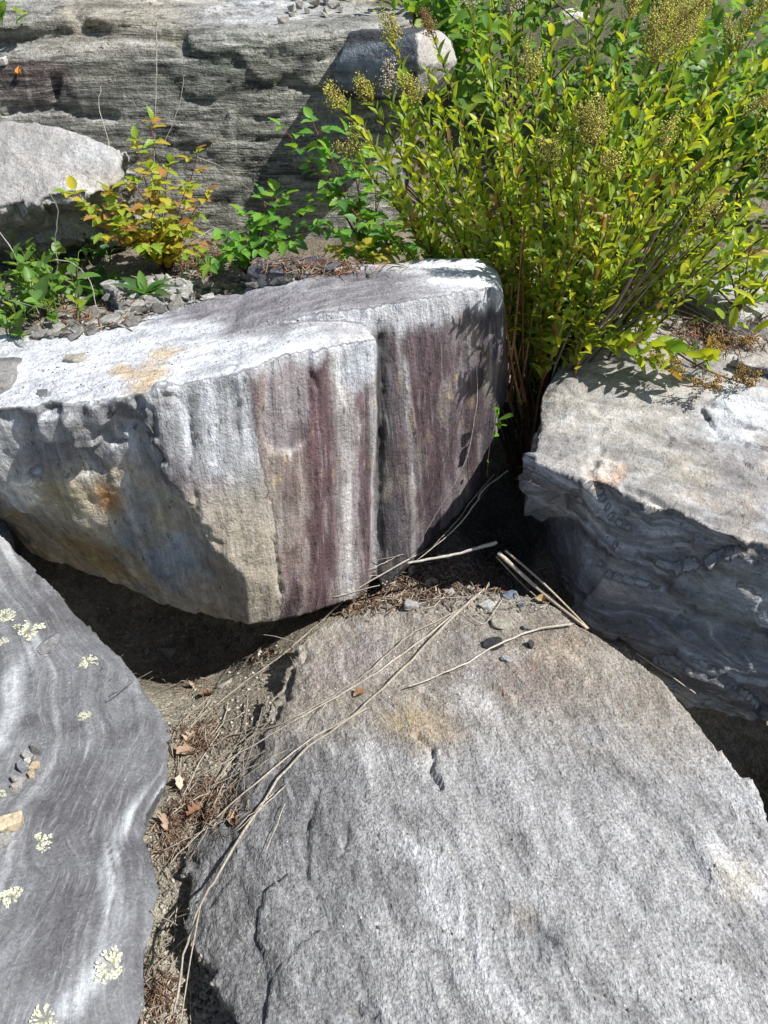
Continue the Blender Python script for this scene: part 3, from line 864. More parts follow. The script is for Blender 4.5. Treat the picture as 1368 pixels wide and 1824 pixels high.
small_rock('added_shade_rock', [Vector(v) for v in ((.99, .42, .10), (1.03, 1.10, .16), (1.5, .4, .2), (1.5, 1.1, .25), (.99, .45, -.6), (1.05, 1.10, -.6), (1.5, .4, -.6), (1.5, 1.1, -.6))], 390, '8f8d8a', '77757a', 'unseen grey rock added beyond the slab to shade the gap', vox=.012)  # out of view, added to keep the sun off the gap
small_rock('gap_block', blockpts([(940, 640), (1000, 630), (1010, 720), (945, 720)], .25, .25), 380, '5f5c58', '4a4846', 'dark rock down in the gap beneath the shrub', vox=.009)

# ---------------------------------------------------------------- the ground
def ground_z(x, y):
    z = -.06 + .02 * fbm(np.stack([x, y, x * 0], 1), 3, 3, 400)
    z = z + .056 * np.exp(-(((x + .22) / .16) ** 2 + ((y - .8) / .45) ** 2))
    z = z - .085 * np.exp(-(((x + .22) / .10) ** 2 + ((y - .43) / .085) ** 2))
    hole = np.exp(-(((x + .55) / .30) ** 2 + ((y - 1.35) / .22) ** 2))
    z = z - .24 * hole - .22 * np.exp(-(((x - .36) / .12) ** 2 + ((y - 1.72) / .20) ** 2)) - .16 * np.exp(-(((x - .42) / .10) ** 2 + ((y - 1.42) / .10) ** 2))
    z = z - .34 * sstep(.45, .75, x) * sstep(1.25, 1.0, y + (.6 - x) * .5) * sstep(.2, .45, y)
    left = sstep(.25, -.05, x)
    y0 = 1.50 + .40 * sstep(-.9, -.1, x)
    rise_l = .56 * sstep(0, .22, y - y0)
    rise_r = .06 * sstep(1.3, 1.8, y) + .36 * sstep(1.95, 2.6, y)
    r2 = sstep(.72, .95, x)
    rise_rr = .50 * sstep(1.55, 1.95, y)
    z = z + left * rise_l + (1 - left) * ((1 - r2) * rise_r + r2 * rise_rr)
    z = z + .42 * sstep(2.75, 3.6, y) + .35 * sstep(3.4, 6, y) + .9 * sstep(6, 14, y) + 3.0 * sstep(14, 70, y)
    return z
def build_ground():
    def axis(lo, hi, fine0, fine1, step, n):
        a = np.arange(fine0, fine1, step)
        g = np.geomspace(step, hi - fine1, n)
        h = np.geomspace(step, fine0 - lo, n)
        return np.concatenate([(fine0 - h)[::-1], a, fine1 + g - step * .0])
    xs = axis(-120, 120, -1.5, 1.7, .016, 40)
    ys = axis(-60, 200, .2, 3.0, .016, 40)
    X, YY = np.meshgrid(xs, ys)
    x, y = X.ravel(), YY.ravel()
    V = np.stack([x, y, ground_z(x, y)], 1)
    near = (np.abs(x) < 2) & (y < 4)
    ch, _ = chips(V[near] * np.array([1, 1, .3]), (16, 16, 16), 410, .5)
    V[near, 2] += .010 * ch + .006 * fbm(V[near], 40, 3, 412)
    nx, ny = len(xs), len(ys)
    i = np.arange(nx * ny).reshape(ny, nx)
    F = np.stack([i[:-1, :-1].ravel(), i[:-1, 1:].ravel(), i[1:, 1:].ravel(), i[1:, :-1].ravel()], 1)
    T = mix(np.tile(C('a39c8c'), (len(V), 1)), C('857e70'), sstep(-.2, .4, fbm(V, 7, 4, 413)))
    T = mix(T, C('5a4c3e'), sstep(1.2, 1.6, V[:, 1] + .2 * fbm(V, 3, 3, 414)) * .6)
    T = mix(T, C('8f8b86'), sstep(.15, -.1, V[:, 0]) * sstep(1.5, 1.7, V[:, 1]) * sstep(2.4, 2.0, V[:, 1]) * .7)
    T = mix(T, C('5d6140'), sstep(3.0, 4.0, V[:, 1]) * .8)
    me = mesh_np('ground', V, F)
    tint(me, np.clip(T, .004, .9))
    link('ground', me, M_earth, kind='structure')
    solid(V, F)
build_ground()
print('rocks', time.time() - T0, sum(len(f) for f in ALLF) * 2)
# ================================================================== PLANTS
LV = np.concatenate(ALLV)
GROUND = Caster(LV, np.concatenate(ALLF))
def hitp(px, py):
    return GROUND.hit(px, py)

def leaf_material(name, trans=0.46, rough=0.42):
    t = NT(name)
    a = t.n('ShaderNodeAttribute', attribute_name='tint')
    v = t.coord()
    n = t.noise(v, 90, 3, 0.6)
    c = t.mul(a.outputs['Color'], t.ramp(n, [(0.3, (0.78,) * 3), (0.7, (1.22,) * 3)]))
    t.l(c, t.b.inputs['Base Color'])
    t.b.inputs['Roughness'].default_value = rough
    t.b.inputs['Specular IOR Level'].default_value = 0.38
    tr = t.n('ShaderNodeBsdfTranslucent')
    t.l(t.mul(c, (1.5, 1.45, 0.6)), tr.inputs[0])
    mx = t.n('ShaderNodeMixShader')
    mx.inputs[0].default_value = trans
    t.l(t.b.outputs[0], mx.inputs[1])
    t.l(tr.outputs[0], mx.inputs[2])
    t.l(mx.outputs[0], t.out.inputs[0])
    return t.m
def tint_material(name, rough=0.75, lo=.7, hi=1.3, scale=120, spec=.2, bump=0):
    t = NT(name)
    a = t.n('ShaderNodeAttribute', attribute_name='tint')
    n = t.noise(t.coord((1, 1, .5)), scale, 3, 0.6)
    t.l(t.mul(a.outputs['Color'], t.ramp(n, [(0.3, (lo,) * 3), (0.7, (hi,) * 3)])), t.b.inputs['Base Color'])
    t.b.inputs['Roughness'].default_value = rough
    t.b.inputs['Specular IOR Level'].default_value = spec
    if bump:
        bn = t.n('ShaderNodeBump')
        bn.inputs['Strength'].default_value = 1
        bn.inputs['Distance'].default_value = bump
        t.l(t.noise(t.coord(), 14, 5, .75), bn.inputs['Height'])
        t.l(bn.outputs[0], t.b.inputs['Normal'])
    return t.m
M_leaf = leaf_material('living_leaf')
M_stem = tint_material('plant_stem')
M_flower = tint_material('seed_head', .8)

def leaf_shape(kind, seed):
    """one leaf of length 1 along +Y, face up +Z: vertices, quads"""
    r = random.Random(seed)
    if kind == 'bramble':
        ts = [0, .08, .16, .24, .34, .44, .54, .64, .73, .81, .88, .94, 1]
        wid = lambda t: .36 * math.sin(math.pi * min(1, t ** .72)) ** .8 * (1 - .15 * t)
        fold, droop = r.uniform(.25, .5), r.uniform(.10, .35)
    elif kind == 'blade':
        ts = [0, .15, .35, .55, .75, .9, 1]
        wid = lambda t: .15 * math.sin(math.pi * min(1, (t * .97 + .03) ** .85)) ** .8
        fold, droop = r.uniform(.2, .5), r.uniform(.1, .5)
    elif kind == 'broad':
        ts = [0, .12, .3, .5, .7, .88, 1]
        wid = lambda t: .30 * math.sin(math.pi * min(1, (t * .97 + .03) ** .8)) ** .75
        fold, droop = r.uniform(.1, .5), r.uniform(-.05, .35)
    else:                                            # narrow oval of the meadowsweet
        ts = [0, .14, .32, .52, .72, .88, 1]
        wid = lambda t: .205 * math.sin(math.pi * min(1, (t * .97 + .03) ** .9)) ** .75
        fold, droop = r.uniform(.15, .7), r.uniform(-.15, .4)
    tw = r.uniform(-.35, .35)
    V, F = [], []
    for k, t in enumerate(ts):
        w = wid(t)
        if kind == 'bramble' and 0 < k < len(ts) - 1:
            w *= 1.10 if k % 2 else .86
        z = -droop * t * t
        a = tw * t
        for s in (-1, 0, 1):
            x = s * w
            zz = z + abs(s) * w * fold - .02 * (s == 0)
            yy = t + (.03 if s and kind == 'bramble' and k % 2 else 0)
            V.append((x * math.cos(a) - zz * math.sin(a) * .3, yy, zz + x * math.sin(a)))
    for k in range(len(ts) - 1):
        b = 3 * k
        F += [(b, b + 1, b + 4, b + 3), (b + 1, b + 2, b + 5, b + 4)]
    return np.array(V), np.array(F)
class Leaves:
    """a set of leaf looks (shape x colour) shared by all plants of a kind"""
    def __init__(self, kind, cols, seed, n=2):
        self.items = []
        for ci, c in enumerate(cols):
            for k in range(n):
                V, F = leaf_shape(kind, seed + 31 * ci + k)
                T = np.tile(np.array(c, float), (len(V), 1))
                T[1::3] *= np.array([1.15, 1.1, 1.1])               # midrib a little lighter
                me = mesh_np('leaf', V, F)
                tint(me, T)
                me.materials.append(M_leaf)
                self.items.append((V, F, T, me))
def basis(d, n):
    d = Vector(d).normalized()
    n = Vector(n)
    x = d.cross(n)
    if x.length < 1e-4:
        x = d.orthogonal()
    x.normalize()
    z = x.cross(d).normalized()
    return x, d, z
def tube(pts, r0, r1, sides=6, col=(.1, .06, .03), wig=0.0):
    P = np.array([list(p) for p in pts], float)
    n = len(P)
    tan = np.gradient(P, axis=0)
    tan /= np.linalg.norm(tan, axis=1, keepdims=True) + 1e-9
    ref = np.array([.31, .52, .79])
    A = np.cross(tan, ref)
    A /= np.linalg.norm(A, axis=1, keepdims=True) + 1e-9
    B = np.cross(tan, A)
    rr = np.linspace(r0, r1, n)[:, None, None]
    if wig:
        rr = rr * (1 + wig * RNG.uniform(-1, 1, (n, 1, 1)))
    an = np.arange(sides) * 2 * np.pi / sides
    V = P[:, None, :] + rr * (np.cos(an)[None, :, None] * A[:, None, :] + np.sin(an)[None, :, None] * B[:, None, :])
    V = V.reshape(-1, 3)
    i = np.arange(n * sides).reshape(n, sides)
    j = np.roll(i, -1, 1)
    F = np.stack([i[:-1].ravel(), j[:-1].ravel(), j[1:].ravel(), i[1:].ravel()], 1)
    caps = []
    for row, o in ((i[0], P[0]), (i[-1], P[-1])):
        c = len(V)
        V = np.vstack([V, o])
        for k in range(0, sides, 2):
            caps.append((row[k], row[(k + 1) % sides], row[(k + 2) % sides], c))
    F = np.vstack([F, np.array(caps)])
    T = np.tile(np.array(col, float), (len(V), 1)) * (1 + .2 * vnoise(V * 60)[:, None])
    return V, F, T
def bezier(a, b, c, n):
    return [a.lerp(b, t).lerp(b.lerp(c, t), t) for t in [k / (n - 1) for k in range(n)]]
def joined(parts):
    V, F, T, o = [], [], [], 0
    for v, f, t in parts:
        V.append(v); F.append(f + o); T.append(t)
        o += len(v)
    return np.concatenate(V), np.concatenate(F), np.concatenate(T)
def mesh_of(name, parts, mat, smooth=True):
    V, F, T = joined(parts)
    me = mesh_np(name, V, F, smooth)
    tint(me, np.clip(T, .002, .9))
    me.materials.append(mat)
    return me
OCTA_V = np.array([(1, 0, 0), (-1, 0, 0), (0, 1, 0), (0, -1, 0), (0, 0, 1), (0, 0, -1)], float)
OCTA_F = np.array([(4, 0, 2, 2), (4, 2, 1, 1), (4, 1, 3, 3), (4, 3, 0, 0), (5, 2, 0, 0), (5, 1, 2, 2), (5, 3, 1, 1), (5, 0, 3, 3)])
def seed_head(base, d, length, rad, n, cols, size=.0024, seed=0):
    """a panicle: short twigs from an axis, each carrying little capsules; returned as mesh parts"""
    r = random.Random(seed)
    d = Vector(d).normalized()
    x, _, z = basis(d, (0, 0, 1) if abs(d.z) < .9 else (0, 1, 0))
    parts = [tube([base, base + d * length], .0012, .0006, 4, (.12, .08, .03))]
    V, T = [], []
    nb = max(6, n // 12)
    for k in range(nb):
        t = (k + .5) / nb
        a = k * 2.4
        out = (x * math.cos(a) + z * math.sin(a))
        tip = base + d * (length * (t * .85 + .12)) + out * (rad * (1 - t * .75)) + d * rad * .5
        st = base + d * (length * t * .85)
        parts.append(tube([st, tip], .0007, .0005, 4, (.14, .10, .03)))
        for q in range(12):
            f = r.uniform(.25, 1.08)
            p = st.lerp(tip, f) + Vector((r.gauss(0, 1), r.gauss(0, 1), r.gauss(0, 1))) * rad * .17
            s = size * r.uniform(.6, 1.25)
            c = np.array(r.choice(cols)) * r.uniform(.7, 1.3)
            V.append(np.array(p) + OCTA_V * s)
            T.append(np.tile(c, (6, 1)))
    V = np.concatenate(V); T = np.concatenate(T)
    o = np.repeat(np.arange(len(V) // 6) * 6, 8)[:, None]
    F = np.tile(OCTA_F, (len(V) // 6, 1)) + o
    return parts, (V, F, T)
def tri_mesh(name, V, F, T, mat):
    """F rows may repeat the last index: triangles"""
    F = F[:, :3]
    me = bpy.data.meshes.new(name)
    me.vertices.add(len(V)); me.vertices.foreach_set('co', V.astype(np.float32).ravel())
    me.loops.add(F.size); me.loops.foreach_set('vertex_index', F.astype(np.int32).ravel())
    me.polygons.add(len(F)); me.polygons.foreach_set('loop_start', np.arange(0, F.size, 3, dtype=np.int32))
    me.update(calc_edges=True)
    tint(me, np.clip(T, .002, .9))
    me.materials.append(mat)
    return me

class Plant:
    def __init__(self, name, label, cat, base, group=None):
        self.root = link(name, None, loc=base, label=label, cat=cat, group=group)
        self.root.empty_display_size = .05
        self.base = Vector(base)
        self.lv = []
    def part(self, name, me, **kw):
        o = link(name, me, parent=self.root, **kw)
        o.location = -self.base                    # meshes are written in world places
        return o
    def stem(self, pts, r0, r1, col, sides=6, name='stem'):
        self.part(name, mesh_of(name, [tube(pts, r0, r1, sides, col)], M_stem))
    def leaf(self, p, d, n, size, looks, bias=None):
        k = random.randrange(len(looks.items)) if bias is None else bias
        self.lv.append((Vector(p), basis(d, n), size, looks, k))
    def build(self, most=300, name='leaf', mass='foliage'):
        if not self.lv:
            return
        P = np.array([list(p + b[1] * s * .5) for p, b, s, _, _ in self.lv])
        px, py, dep = project(P)
        size = np.array([s for _, _, s, _, _ in self.lv]) * FOC / dep
        inside = (px > 0) & (px < 1368) & (py > 0) & (py < 1824)
        score = np.where(inside, size, 0)
        # a leaf with others before it shows less: count nearer leaves around the same place
        cell = (px // 40).astype(int) * 1000 + (py // 40).astype(int)
        for c in np.unique(cell):
            m = np.where(cell == c)[0]
            o = m[np.argsort(dep[m])]
            score[o] = score[o] * np.maximum(.1, 1 - .12 * np.arange(len(o)))
        order = np.argsort(-score)
        rest = []
        for rank, i in enumerate(order):
            p, (x, d, z), s, looks, k = self.lv[i]
            V, F, T, me = looks.items[k]
            if rank < most and score[i] > 0:
                o = bpy.data.objects.new(name, me)
                COL.objects.link(o)
                o.parent = self.root
                q = p - self.base
                o.matrix_local = Matrix(((x.x * s, d.x * s, z.x * s, q.x), (x.y * s, d.y * s, z.y * s, q.y), (x.z * s, d.z * s, z.z * s, q.z), (0, 0, 0, 1)))
            else:
                R = np.array([list(x), list(d), list(z)])
                rest.append(((V * s) @ R + np.array(list(p)), F, T))
        if rest:
            self.part(mass, mesh_of(mass, rest, M_leaf), kind='stuff')

GA = 2.39996
def leafy(pl, pts, t0, spacing, size, looks, ang=.9, up=.35, taper=.5, phase=None):
    """leaves in a spiral along a stem"""
    a = random.uniform(0, 6.28) if phase is None else phase
    L = sum((pts[k + 1] - pts[k]).length for k in range(len(pts) - 1))
    n = max(1, int(L * (1 - t0) / spacing))
    for k in range(n):
        t = t0 + (1 - t0) * (k + random.random() * .6) / n
        f = t * (len(pts) - 1)
        i = min(int(f), len(pts) - 2)
        p = pts[i].lerp(pts[i + 1], f - i)
        tan = (pts[i + 1] - pts[i]).normalized()
        x, _, z = basis(tan, (.2, .1, 1) if abs(tan.z) < .95 else (0, 1, 0))
        a += GA + random.gauss(0, .25)
        out = x * math.cos(a) + z * math.sin(a)
        an = ang + random.gauss(0, .18)
        d = tan * math.cos(an) + out * math.sin(an) + Vector((0, 0, up * random.uniform(.2, 1)))
        nn = tan * 1.0 - out * .3 + Vector((random.gauss(0, .3), random.gauss(0, .3), .6))
        s = size * random.uniform(.55, 1.3) * (1 - taper * max(0, t - .75) * 2)
        pl.leaf(p, d, nn, s, DRYL if looks is SPI and random.random() < .035 else looks)

SPI = Leaves('spiraea', [(.32, .41, .045), (.24, .36, .045), (.34, .40, .04), (.13, .23, .045), (.37, .46, .04), (.17, .27, .06), (.45, .48, .04), (.24, .36, .045), (.30, .40, .05), (.36, .42, .05), (.27, .37, .045)], 900, 2)
DRYL = Leaves('spiraea', [(.28, .17, .07), (.34, .25, .08)], 950, 2)
GREEN = Leaves('bramble', [(.13, .31, .05), (.18, .38, .06), (.10, .25, .06), (.22, .38, .05)], 1200, 2)
WARM = Leaves('bramble', [(.36, .42, .05), (.46, .42, .05), (.22, .34, .05), (.30, .40, .05), (.26, .38, .05), (.44, .36, .06), (.40, .22, .08)], 1300, 2)
BROAD = Leaves('broad', [(.12, .26, .05), (.17, .32, .06), (.10, .20, .05), (.24, .34, .05)], 1400, 2)
BLADE = Leaves('blade', [(.09, .20, .05), (.12, .24, .05), (.07, .16, .05)], 1500, 2)

# ---------------------------------------------------------------- the meadowsweet shrub
def build_shrub():
    base = Vector((.46, 1.86, -.05))
    pl = Plant('meadowsweet_shrub', 'large leafy meadowsweet shrub with yellow-green seed heads, rooted between the two boulders', 'shrub', base)
    # where the stems end: px, py, distance, leafy length, seed head kind
    tips = [(610, 190, 1.90, 'y'), (660, 175, 1.95, 'y'), (700, 75, 2.05, 'y'), (690, 165, 2.05, 'w'), (632, 272, 1.88, 'y'), (700, 330, 1.92, 0), (745, 175, 1.92, 'y'), (680, 400, 1.98, 0),
            (640, 210, 1.84, 0), (740, 260, 1.82, 0), (760, 120, 2.0, 0), (790, 330, 1.85, 0), (770, 60, 2.2, 'r'), (720, 440, 1.95, 0),
            (835, 12, 2.1, 'w'), (870, 70, 1.95, 0), (905, 20, 2.0, 'w'), (945, 135, 1.85, 'y'), (905, 160, 1.80, 0), (930, 250, 1.78, 0), (980, 290, 1.72, 'y'), (850, 210, 1.84, 0), (835, 360, 1.82, 0),
            (985, 40, 2.1, 0), (1010, 120, 2.0, 0), (1030, 180, 1.85, 0), (1060, 255, 1.70, 'Y'), (1085, 300, 1.72, 'y'), (1040, 330, 1.72, 0), (960, 380, 1.75, 0), (1000, 430, 1.75, 0), (900, 440, 1.80, 0),
            (1075, -40, 2.1, 0), (1120, 30, 2.05, 'y'), (1195, 45, 1.85, 'Y'), (1165, 105, 1.8, 'Y'), (1215, 80, 1.9, 'Y'), (1110, 160, 1.8, 0), (1150, 210, 1.75, 0), (1180, 260, 1.72, 'y'), (1130, 340, 1.7, 0),
            (1260, 10, 2.1, 'y'), (1310, 80, 2.0, 'y'), (1280, 140, 1.9, 0), (1350, 20, 2.0, 'y'), (1230, 180, 1.85, 0), (1330, 200, 1.8, 'y'), (1300, 260, 1.8, 0), (1370, 300, 1.8, 'y'), (1240, 300, 1.75, 0),
            (1230, 390, 1.75, 'y'), (1330, 380, 1.8, 0), (1400, 400, 1.8, 'y'), (1090, 430, 1.76, 0), (1420, 150, 1.9, 0), (1400, 60, 2.1, 0), (1340, 330, 1.75, 0), (1280, 330, 1.7, 0), (1390, 230, 1.78, 'y'),
            (1090, 380, 1.62, 0), (1150, 400, 1.62, 0), (1120, 290, 1.60, 0), (1185, 350, 1.58, 0), (1050, 340, 1.60, 0), (1010, 400, 1.64, 0), (960, 440, 1.70, 0), (880, 330, 1.95, 0), (940, 480, 1.95, 0), (980, 520, 1.9, 0), (1040, 480, 1.9, 0), (900, 540, 2.0, 0), (1100, 120, 2.3, 0), (1000, 230, 2.3, 0), (890, 120, 2.3, 0), (1200, 220, 2.3, 0), (800, 440, 2.2, 0), (820, 250, 2.2, 0)]
    stalk = [(.10, .045, .02), (.16, .075, .03), (.07, .05, .03), (.20, .11, .05), (.05, .035, .025)]
    for k, (px, py, yv, hd) in enumerate(tips):
        tip = Y(px, py, yv - .15)
        b = base + Vector((random.gauss(0, .03), random.gauss(0, .05), 0))
        L = (tip - b).length
        ctl = b.lerp(tip, .42) + Vector((0, .04, .12 * L + .03))
        pts = bezier(b, ctl, tip, 15)
        for j in range(3, 14):
            pts[j] = pts[j] + Vector((random.gauss(0, .004), random.gauss(0, .004), random.gauss(0, .003)))
        col = random.choice(stalk)
        r0 = random.uniform(.0036, .0054)
        pl.stem(pts, r0, .0014, col)
        leafy(pl, pts, random.uniform(.38, .55) if px < 1100 else random.uniform(.5, .62), .0108, .038, SPI, .70, .25)
        # side twigs
        for q in range(random.randint(2, 4)):
            f = random.uniform(.55, .92)
            i = int(f * 14)
            tan = (pts[min(14, i + 1)] - pts[i - 1]).normalized()
            out = Vector((random.gauss(0, 1), random.gauss(0, 1), random.gauss(.4, .6))).normalized()
            d = (tan * .9 + out * .55).normalized()
            ln = random.uniform(.07, .17)
            tw = bezier(pts[i], pts[i] + d * ln * .5, pts[i] + d * ln + Vector((0, 0, .02)), 5)
            pl.stem(tw, .0014, .0006, col, 5, 'twig')
            leafy(pl, tw, .12, .010, .034, SPI, .75, .3)
        if hd:
            cols = {'y': [(.52, .50, .10), (.42, .44, .08), (.56, .52, .12), (.34, .34, .07), (.40, .30, .10)], 'w': [(.62, .58, .52), (.5, .42, .38), (.55, .5, .42)], 'r': [(.30, .17, .08), (.24, .14, .07)]}[hd.lower()]
            big = hd == 'Y'
            tan = (pts[-1] - pts[-3]).normalized()
            for q in range(3 if big else 2):
                dd = (tan + Vector((random.gauss(0, .35), random.gauss(0, .35), random.gauss(.1, .25)))).normalized()
                tw_, (V, F, T) = seed_head(pts[-1] - tan * .01, dd, random.uniform(.05, .075) * (1.3 if big else 1), random.uniform(.020, .027) * (1.3 if big else 1), 300 if big else 190, cols, .0016, k * 7 + q)
                tv, tf, tt = joined(tw_)
                me = tri_mesh('seed_head', np.vstack([tv, tv[:0], V]), np.vstack([np.vstack([tf[:, :3], tf[:, [0, 2, 3]]]), F[:, :3] + len(tv)]), np.vstack([tt, T]), M_flower)
                pl.part('seed_head', me)
    # the low branches that lie out over the tan boulder
    for path, rusty in (((( 985, 640, 1.80), (1050, 590, 1.72), (1120, 605, 1.66), (1190, 622, 1.62), (1262, 640, 1.60)), 0), (((985, 645, 1.78), (1060, 612, 1.68), (1130, 630, 1.62), (1200, 665, 1.56), (1262, 690, 1.545)), 1),
                        (((1180, 610, 1.66), (1240, 650, 1.60), (1300, 675, 1.575), (1345, 690, 1.56)), 2), (((1235, 655, 1.60), (1280, 630, 1.62), (1320, 600, 1.66)), 2)):
        ctr = [Y(*p) for p in path]
        if rusty < 2:
            ctr = [base + Vector((.03, -.05, .15))] + ctr
        pts = []
        for i in range(len(ctr) - 1):
            for j in range(4):
                t = j / 4
                p0, p1, p2, p3 = ctr[max(0, i - 1)], ctr[i], ctr[i + 1], ctr[min(len(ctr) - 1, i + 2)]
                pts.append(.5 * ((2 * p1) + (p2 - p0) * t + (2 * p0 - 5 * p1 + 4 * p2 - p3) * t * t + (3 * p1 - p0 - 3 * p2 + p3) * t ** 3))
        pts.append(ctr[-1])
        pl.stem(pts, .0028, .0012, (.16, .08, .035))
        if rusty == 0:
            leafy(pl, pts, .35, .010, .050, SPI, .8, .5, .2)
        elif rusty == 1:
            leafy(pl, pts[:-4], .35, .012, .046, SPI, .8, .4, .2)
        if rusty:
            for q in range(6):
                i = len(pts) - 1 - q
                dd = Vector((random.gauss(0, .6), random.gauss(-.3, .5), random.gauss(.35, .3))).normalized()
                tw_, (V, F, T) = seed_head(pts[i], dd, .05, .017, 70, [(.30, .17, .05), (.24, .20, .05), (.34, .20, .07), (.2, .12, .04)], .0024, 500 + q + rusty * 10)
                tv, tf, tt = joined(tw_)
                pl.part('seed_head', tri_mesh('seed_head', np.vstack([tv, V]), np.vstack([tf[:, :3], tf[:, [0, 2, 3]], F[:, :3] + len(tv)]), np.vstack([tt, T]), M_flower), label='small rust-brown seed head over the tan boulder')
    # bare grey stems leaning to the right, upright orange-brown ones at the left
    for k in range(13):
        a = Y(random.uniform(955, 1005), random.uniform(630, 665), 1.70)
        e = Y(random.uniform(1120, 1290), random.uniform(330, 470), random.uniform(1.5, 1.7))
        c = a.lerp(e, .5) + Vector((.02, 0, -.02 + random.gauss(0, .015)))
        pl.stem(bezier(base + Vector((.02, -.02, .1)), a, c, 6) + bezier(c, c.lerp(e, .5), e, 7)[1:], random.uniform(.003, .0055), .0014, random.choice([(.17, .14, .12), (.12, .10, .085), (.22, .19, .16)]))
    for k in range(16):
        a = Y(random.uniform(893, 940), 715, random.uniform(1.70, 1.85))
        e = Y(random.uniform(872, 960), random.uniform(400, 500), random.uniform(1.66, 1.8))
        pl.stem(bezier(a, a.lerp(e, .5) + Vector((random.gauss(0, .012), 0, 0)), e, 8), .0034, .0018, random.choice([(.30, .15, .06), (.24, .12, .05), (.34, .2, .09)]))
        leafy(pl, bezier(a, a.lerp(e, .5), e, 8), .45, .03, .035, SPI, .9, .2)
    # leafy shoots inside, low down
    for k in range(10):
        a = base + Vector((random.gauss(.0, .07), random.gauss(0, .07), random.uniform(.1, .3)))
        e = Y(random.uniform(885, 1000), random.uniform(430, 620), random.uniform(1.75, 1.95))
        pts = bezier(a, a.lerp(e, .5) + Vector((0, 0, .03)), e, 8)
        pl.stem(pts, .002, .0008, (.12, .09, .04), 5, 'twig')
        leafy(pl, pts, .3, .013, .038, SPI, .9, .3)
    pl.build(300)
build_shrub()

# ---------------------------------------------------------------- brambles and other plants by the ledge
def compound(pl, p, d, size, looks, n=3, pet=.35):
    """a leaf of three or five leaflets on its stalk"""
    d = Vector(d).normalized()
    x, _, z = basis(d, (0, 0, 1))
    q = p + d * size * pet
    pl.stems.append(tube([p, p.lerp(q, .5) + Vector((0, 0, .004)), q + d * size * .25], .0009, .0006, 4, pl.scol))
    pl.leaf(q + d * size * .25, d + Vector((0, 0, random.uniform(-.5, .1))), (random.gauss(0, .25), random.gauss(-.15, .25), 1), size, looks)
    for k in range((n - 1) // 2):
        for s in (-1, 1):
            dd = d * (.45 - .25 * k) + x * s * .8 + Vector((0, 0, random.uniform(-.35, .1)))
            pl.leaf(q - d * size * .25 * k, dd, (random.gauss(0, .25), random.gauss(-.15, .25), 1), size * random.uniform(.75, .95), looks)
def bramble(name, label, canes, looks, size, gap, scol, group=None, cat='bramble', n=3, most=300, skip=.15):
    base = Vector(canes[0][0])
    pl = Plant(name, label, cat, base, group)
    pl.stems = []
    pl.scol = scol
    for a, m, e in canes:
        pts = bezier(Vector(a), Vector(m), Vector(e), 12)
        pl.stem(pts, random.uniform(.0018, .0028), .0009, tuple(c * random.uniform(.8, 1.2) for c in scol), name='cane')
        L = sum((pts[k + 1] - pts[k]).length for k in range(11))
        an = random.uniform(0, 6)
        for k in range(max(2, int(L * (1 - skip) / gap))):
            t = skip + (1 - skip) * (k + .5) / max(2, int(L * (1 - skip) / gap))
            f = t * 11
            i = min(int(f), 10)
            p = pts[i].lerp(pts[i + 1], f - i)
            an += GA
            out = Vector((math.cos(an), math.sin(an) * .8 - .35, random.uniform(-.1, .5)))
            compound(pl, p, out + (pts[i + 1] - pts[i]).normalized() * .4, size * random.uniform(.7, 1.15), looks, n)
        compound(pl, pts[-1], pts[-1] - pts[-2] + Vector((0, 0, .0)), size * .8, looks, n)
    pl.part('leaf_stalks', mesh_of('leaf_stalks', pl.stems, M_stem), kind='stuff')
    pl.build(most)
    return pl
def cane(b, t, sag=.06):
    B, E = Y(*b), Y(*t)
    return (B, B.lerp(E, .5) + Vector((random.gauss(0, .02), random.gauss(0, .02), sag)), E)
bramble('yellowing_bramble', 'yellow and orange leaved bramble growing against the ledge beside the chipped boulder', 
        [cane((300, 490, 2.18), t) for t in ((270, 225, 2.25), (245, 260, 2.2), (200, 345, 2.05), (160, 365, 2.0), (130, 350, 2.02), (240, 330, 2.05), (300, 300, 2.15), (350, 280, 2.2), (330, 340, 2.1), (280, 370, 2.0), (230, 400, 1.98), (190, 420, 1.98),
                                             (330, 410, 2.05), (365, 350, 2.15), (260, 440, 1.97), (300, 390, 2.02), (215, 370, 2.02), (270, 310, 2.1), (180, 390, 2.0), (350, 440, 2.05))], WARM, .040, .038, (.22, .07, .05))
bramble('green_bramble', 'low bright green raspberry clump at the foot of the ledge behind the striped boulder', 
        [cane((440, 490, 2.10), t) for t in ((400, 415, 2.0), (440, 385, 2.05), (470, 360, 2.1), (500, 355, 2.1), (530, 380, 2.05), (560, 400, 2.0), (480, 420, 1.98), (420, 450, 1.96), (520, 430, 1.97), (380, 470, 1.95), (455, 445, 1.95), (560, 360, 2.15))], GREEN, .045, .038, (.12, .10, .04))
bramble('tall_raspberry', 'tall green raspberry with arching canes in front of the dark gap beside the ledge', 
        [cane((660, 480, 2.10), t) for t in ((510, 235, 2.15), (560, 225, 2.15), (590, 280, 2.1), (620, 250, 2.15), (640, 320, 2.05), (600, 350, 2.05), (680, 350, 2.1), (590, 410, 2.0), (650, 400, 2.0), (700, 400, 2.0), (720, 440, 1.98), (620, 445, 1.97), (690, 455, 1.98), (560, 310, 2.15), (760, 440, 2.0), (660, 290, 2.15), (740, 390, 2.05))], GREEN, .045, .046, (.20, .07, .05))
bramble('rusty_bramble', 'small rust-leaved bramble stems just behind the striped boulder top', 
        [cane((660, 485, 2.0), t) for t in ((640, 430, 1.95), (600, 440, 1.93), (690, 450, 1.95), (670, 470, 1.9), (620, 470, 1.9))], WARM, .034, .06, (.22, .08, .05))
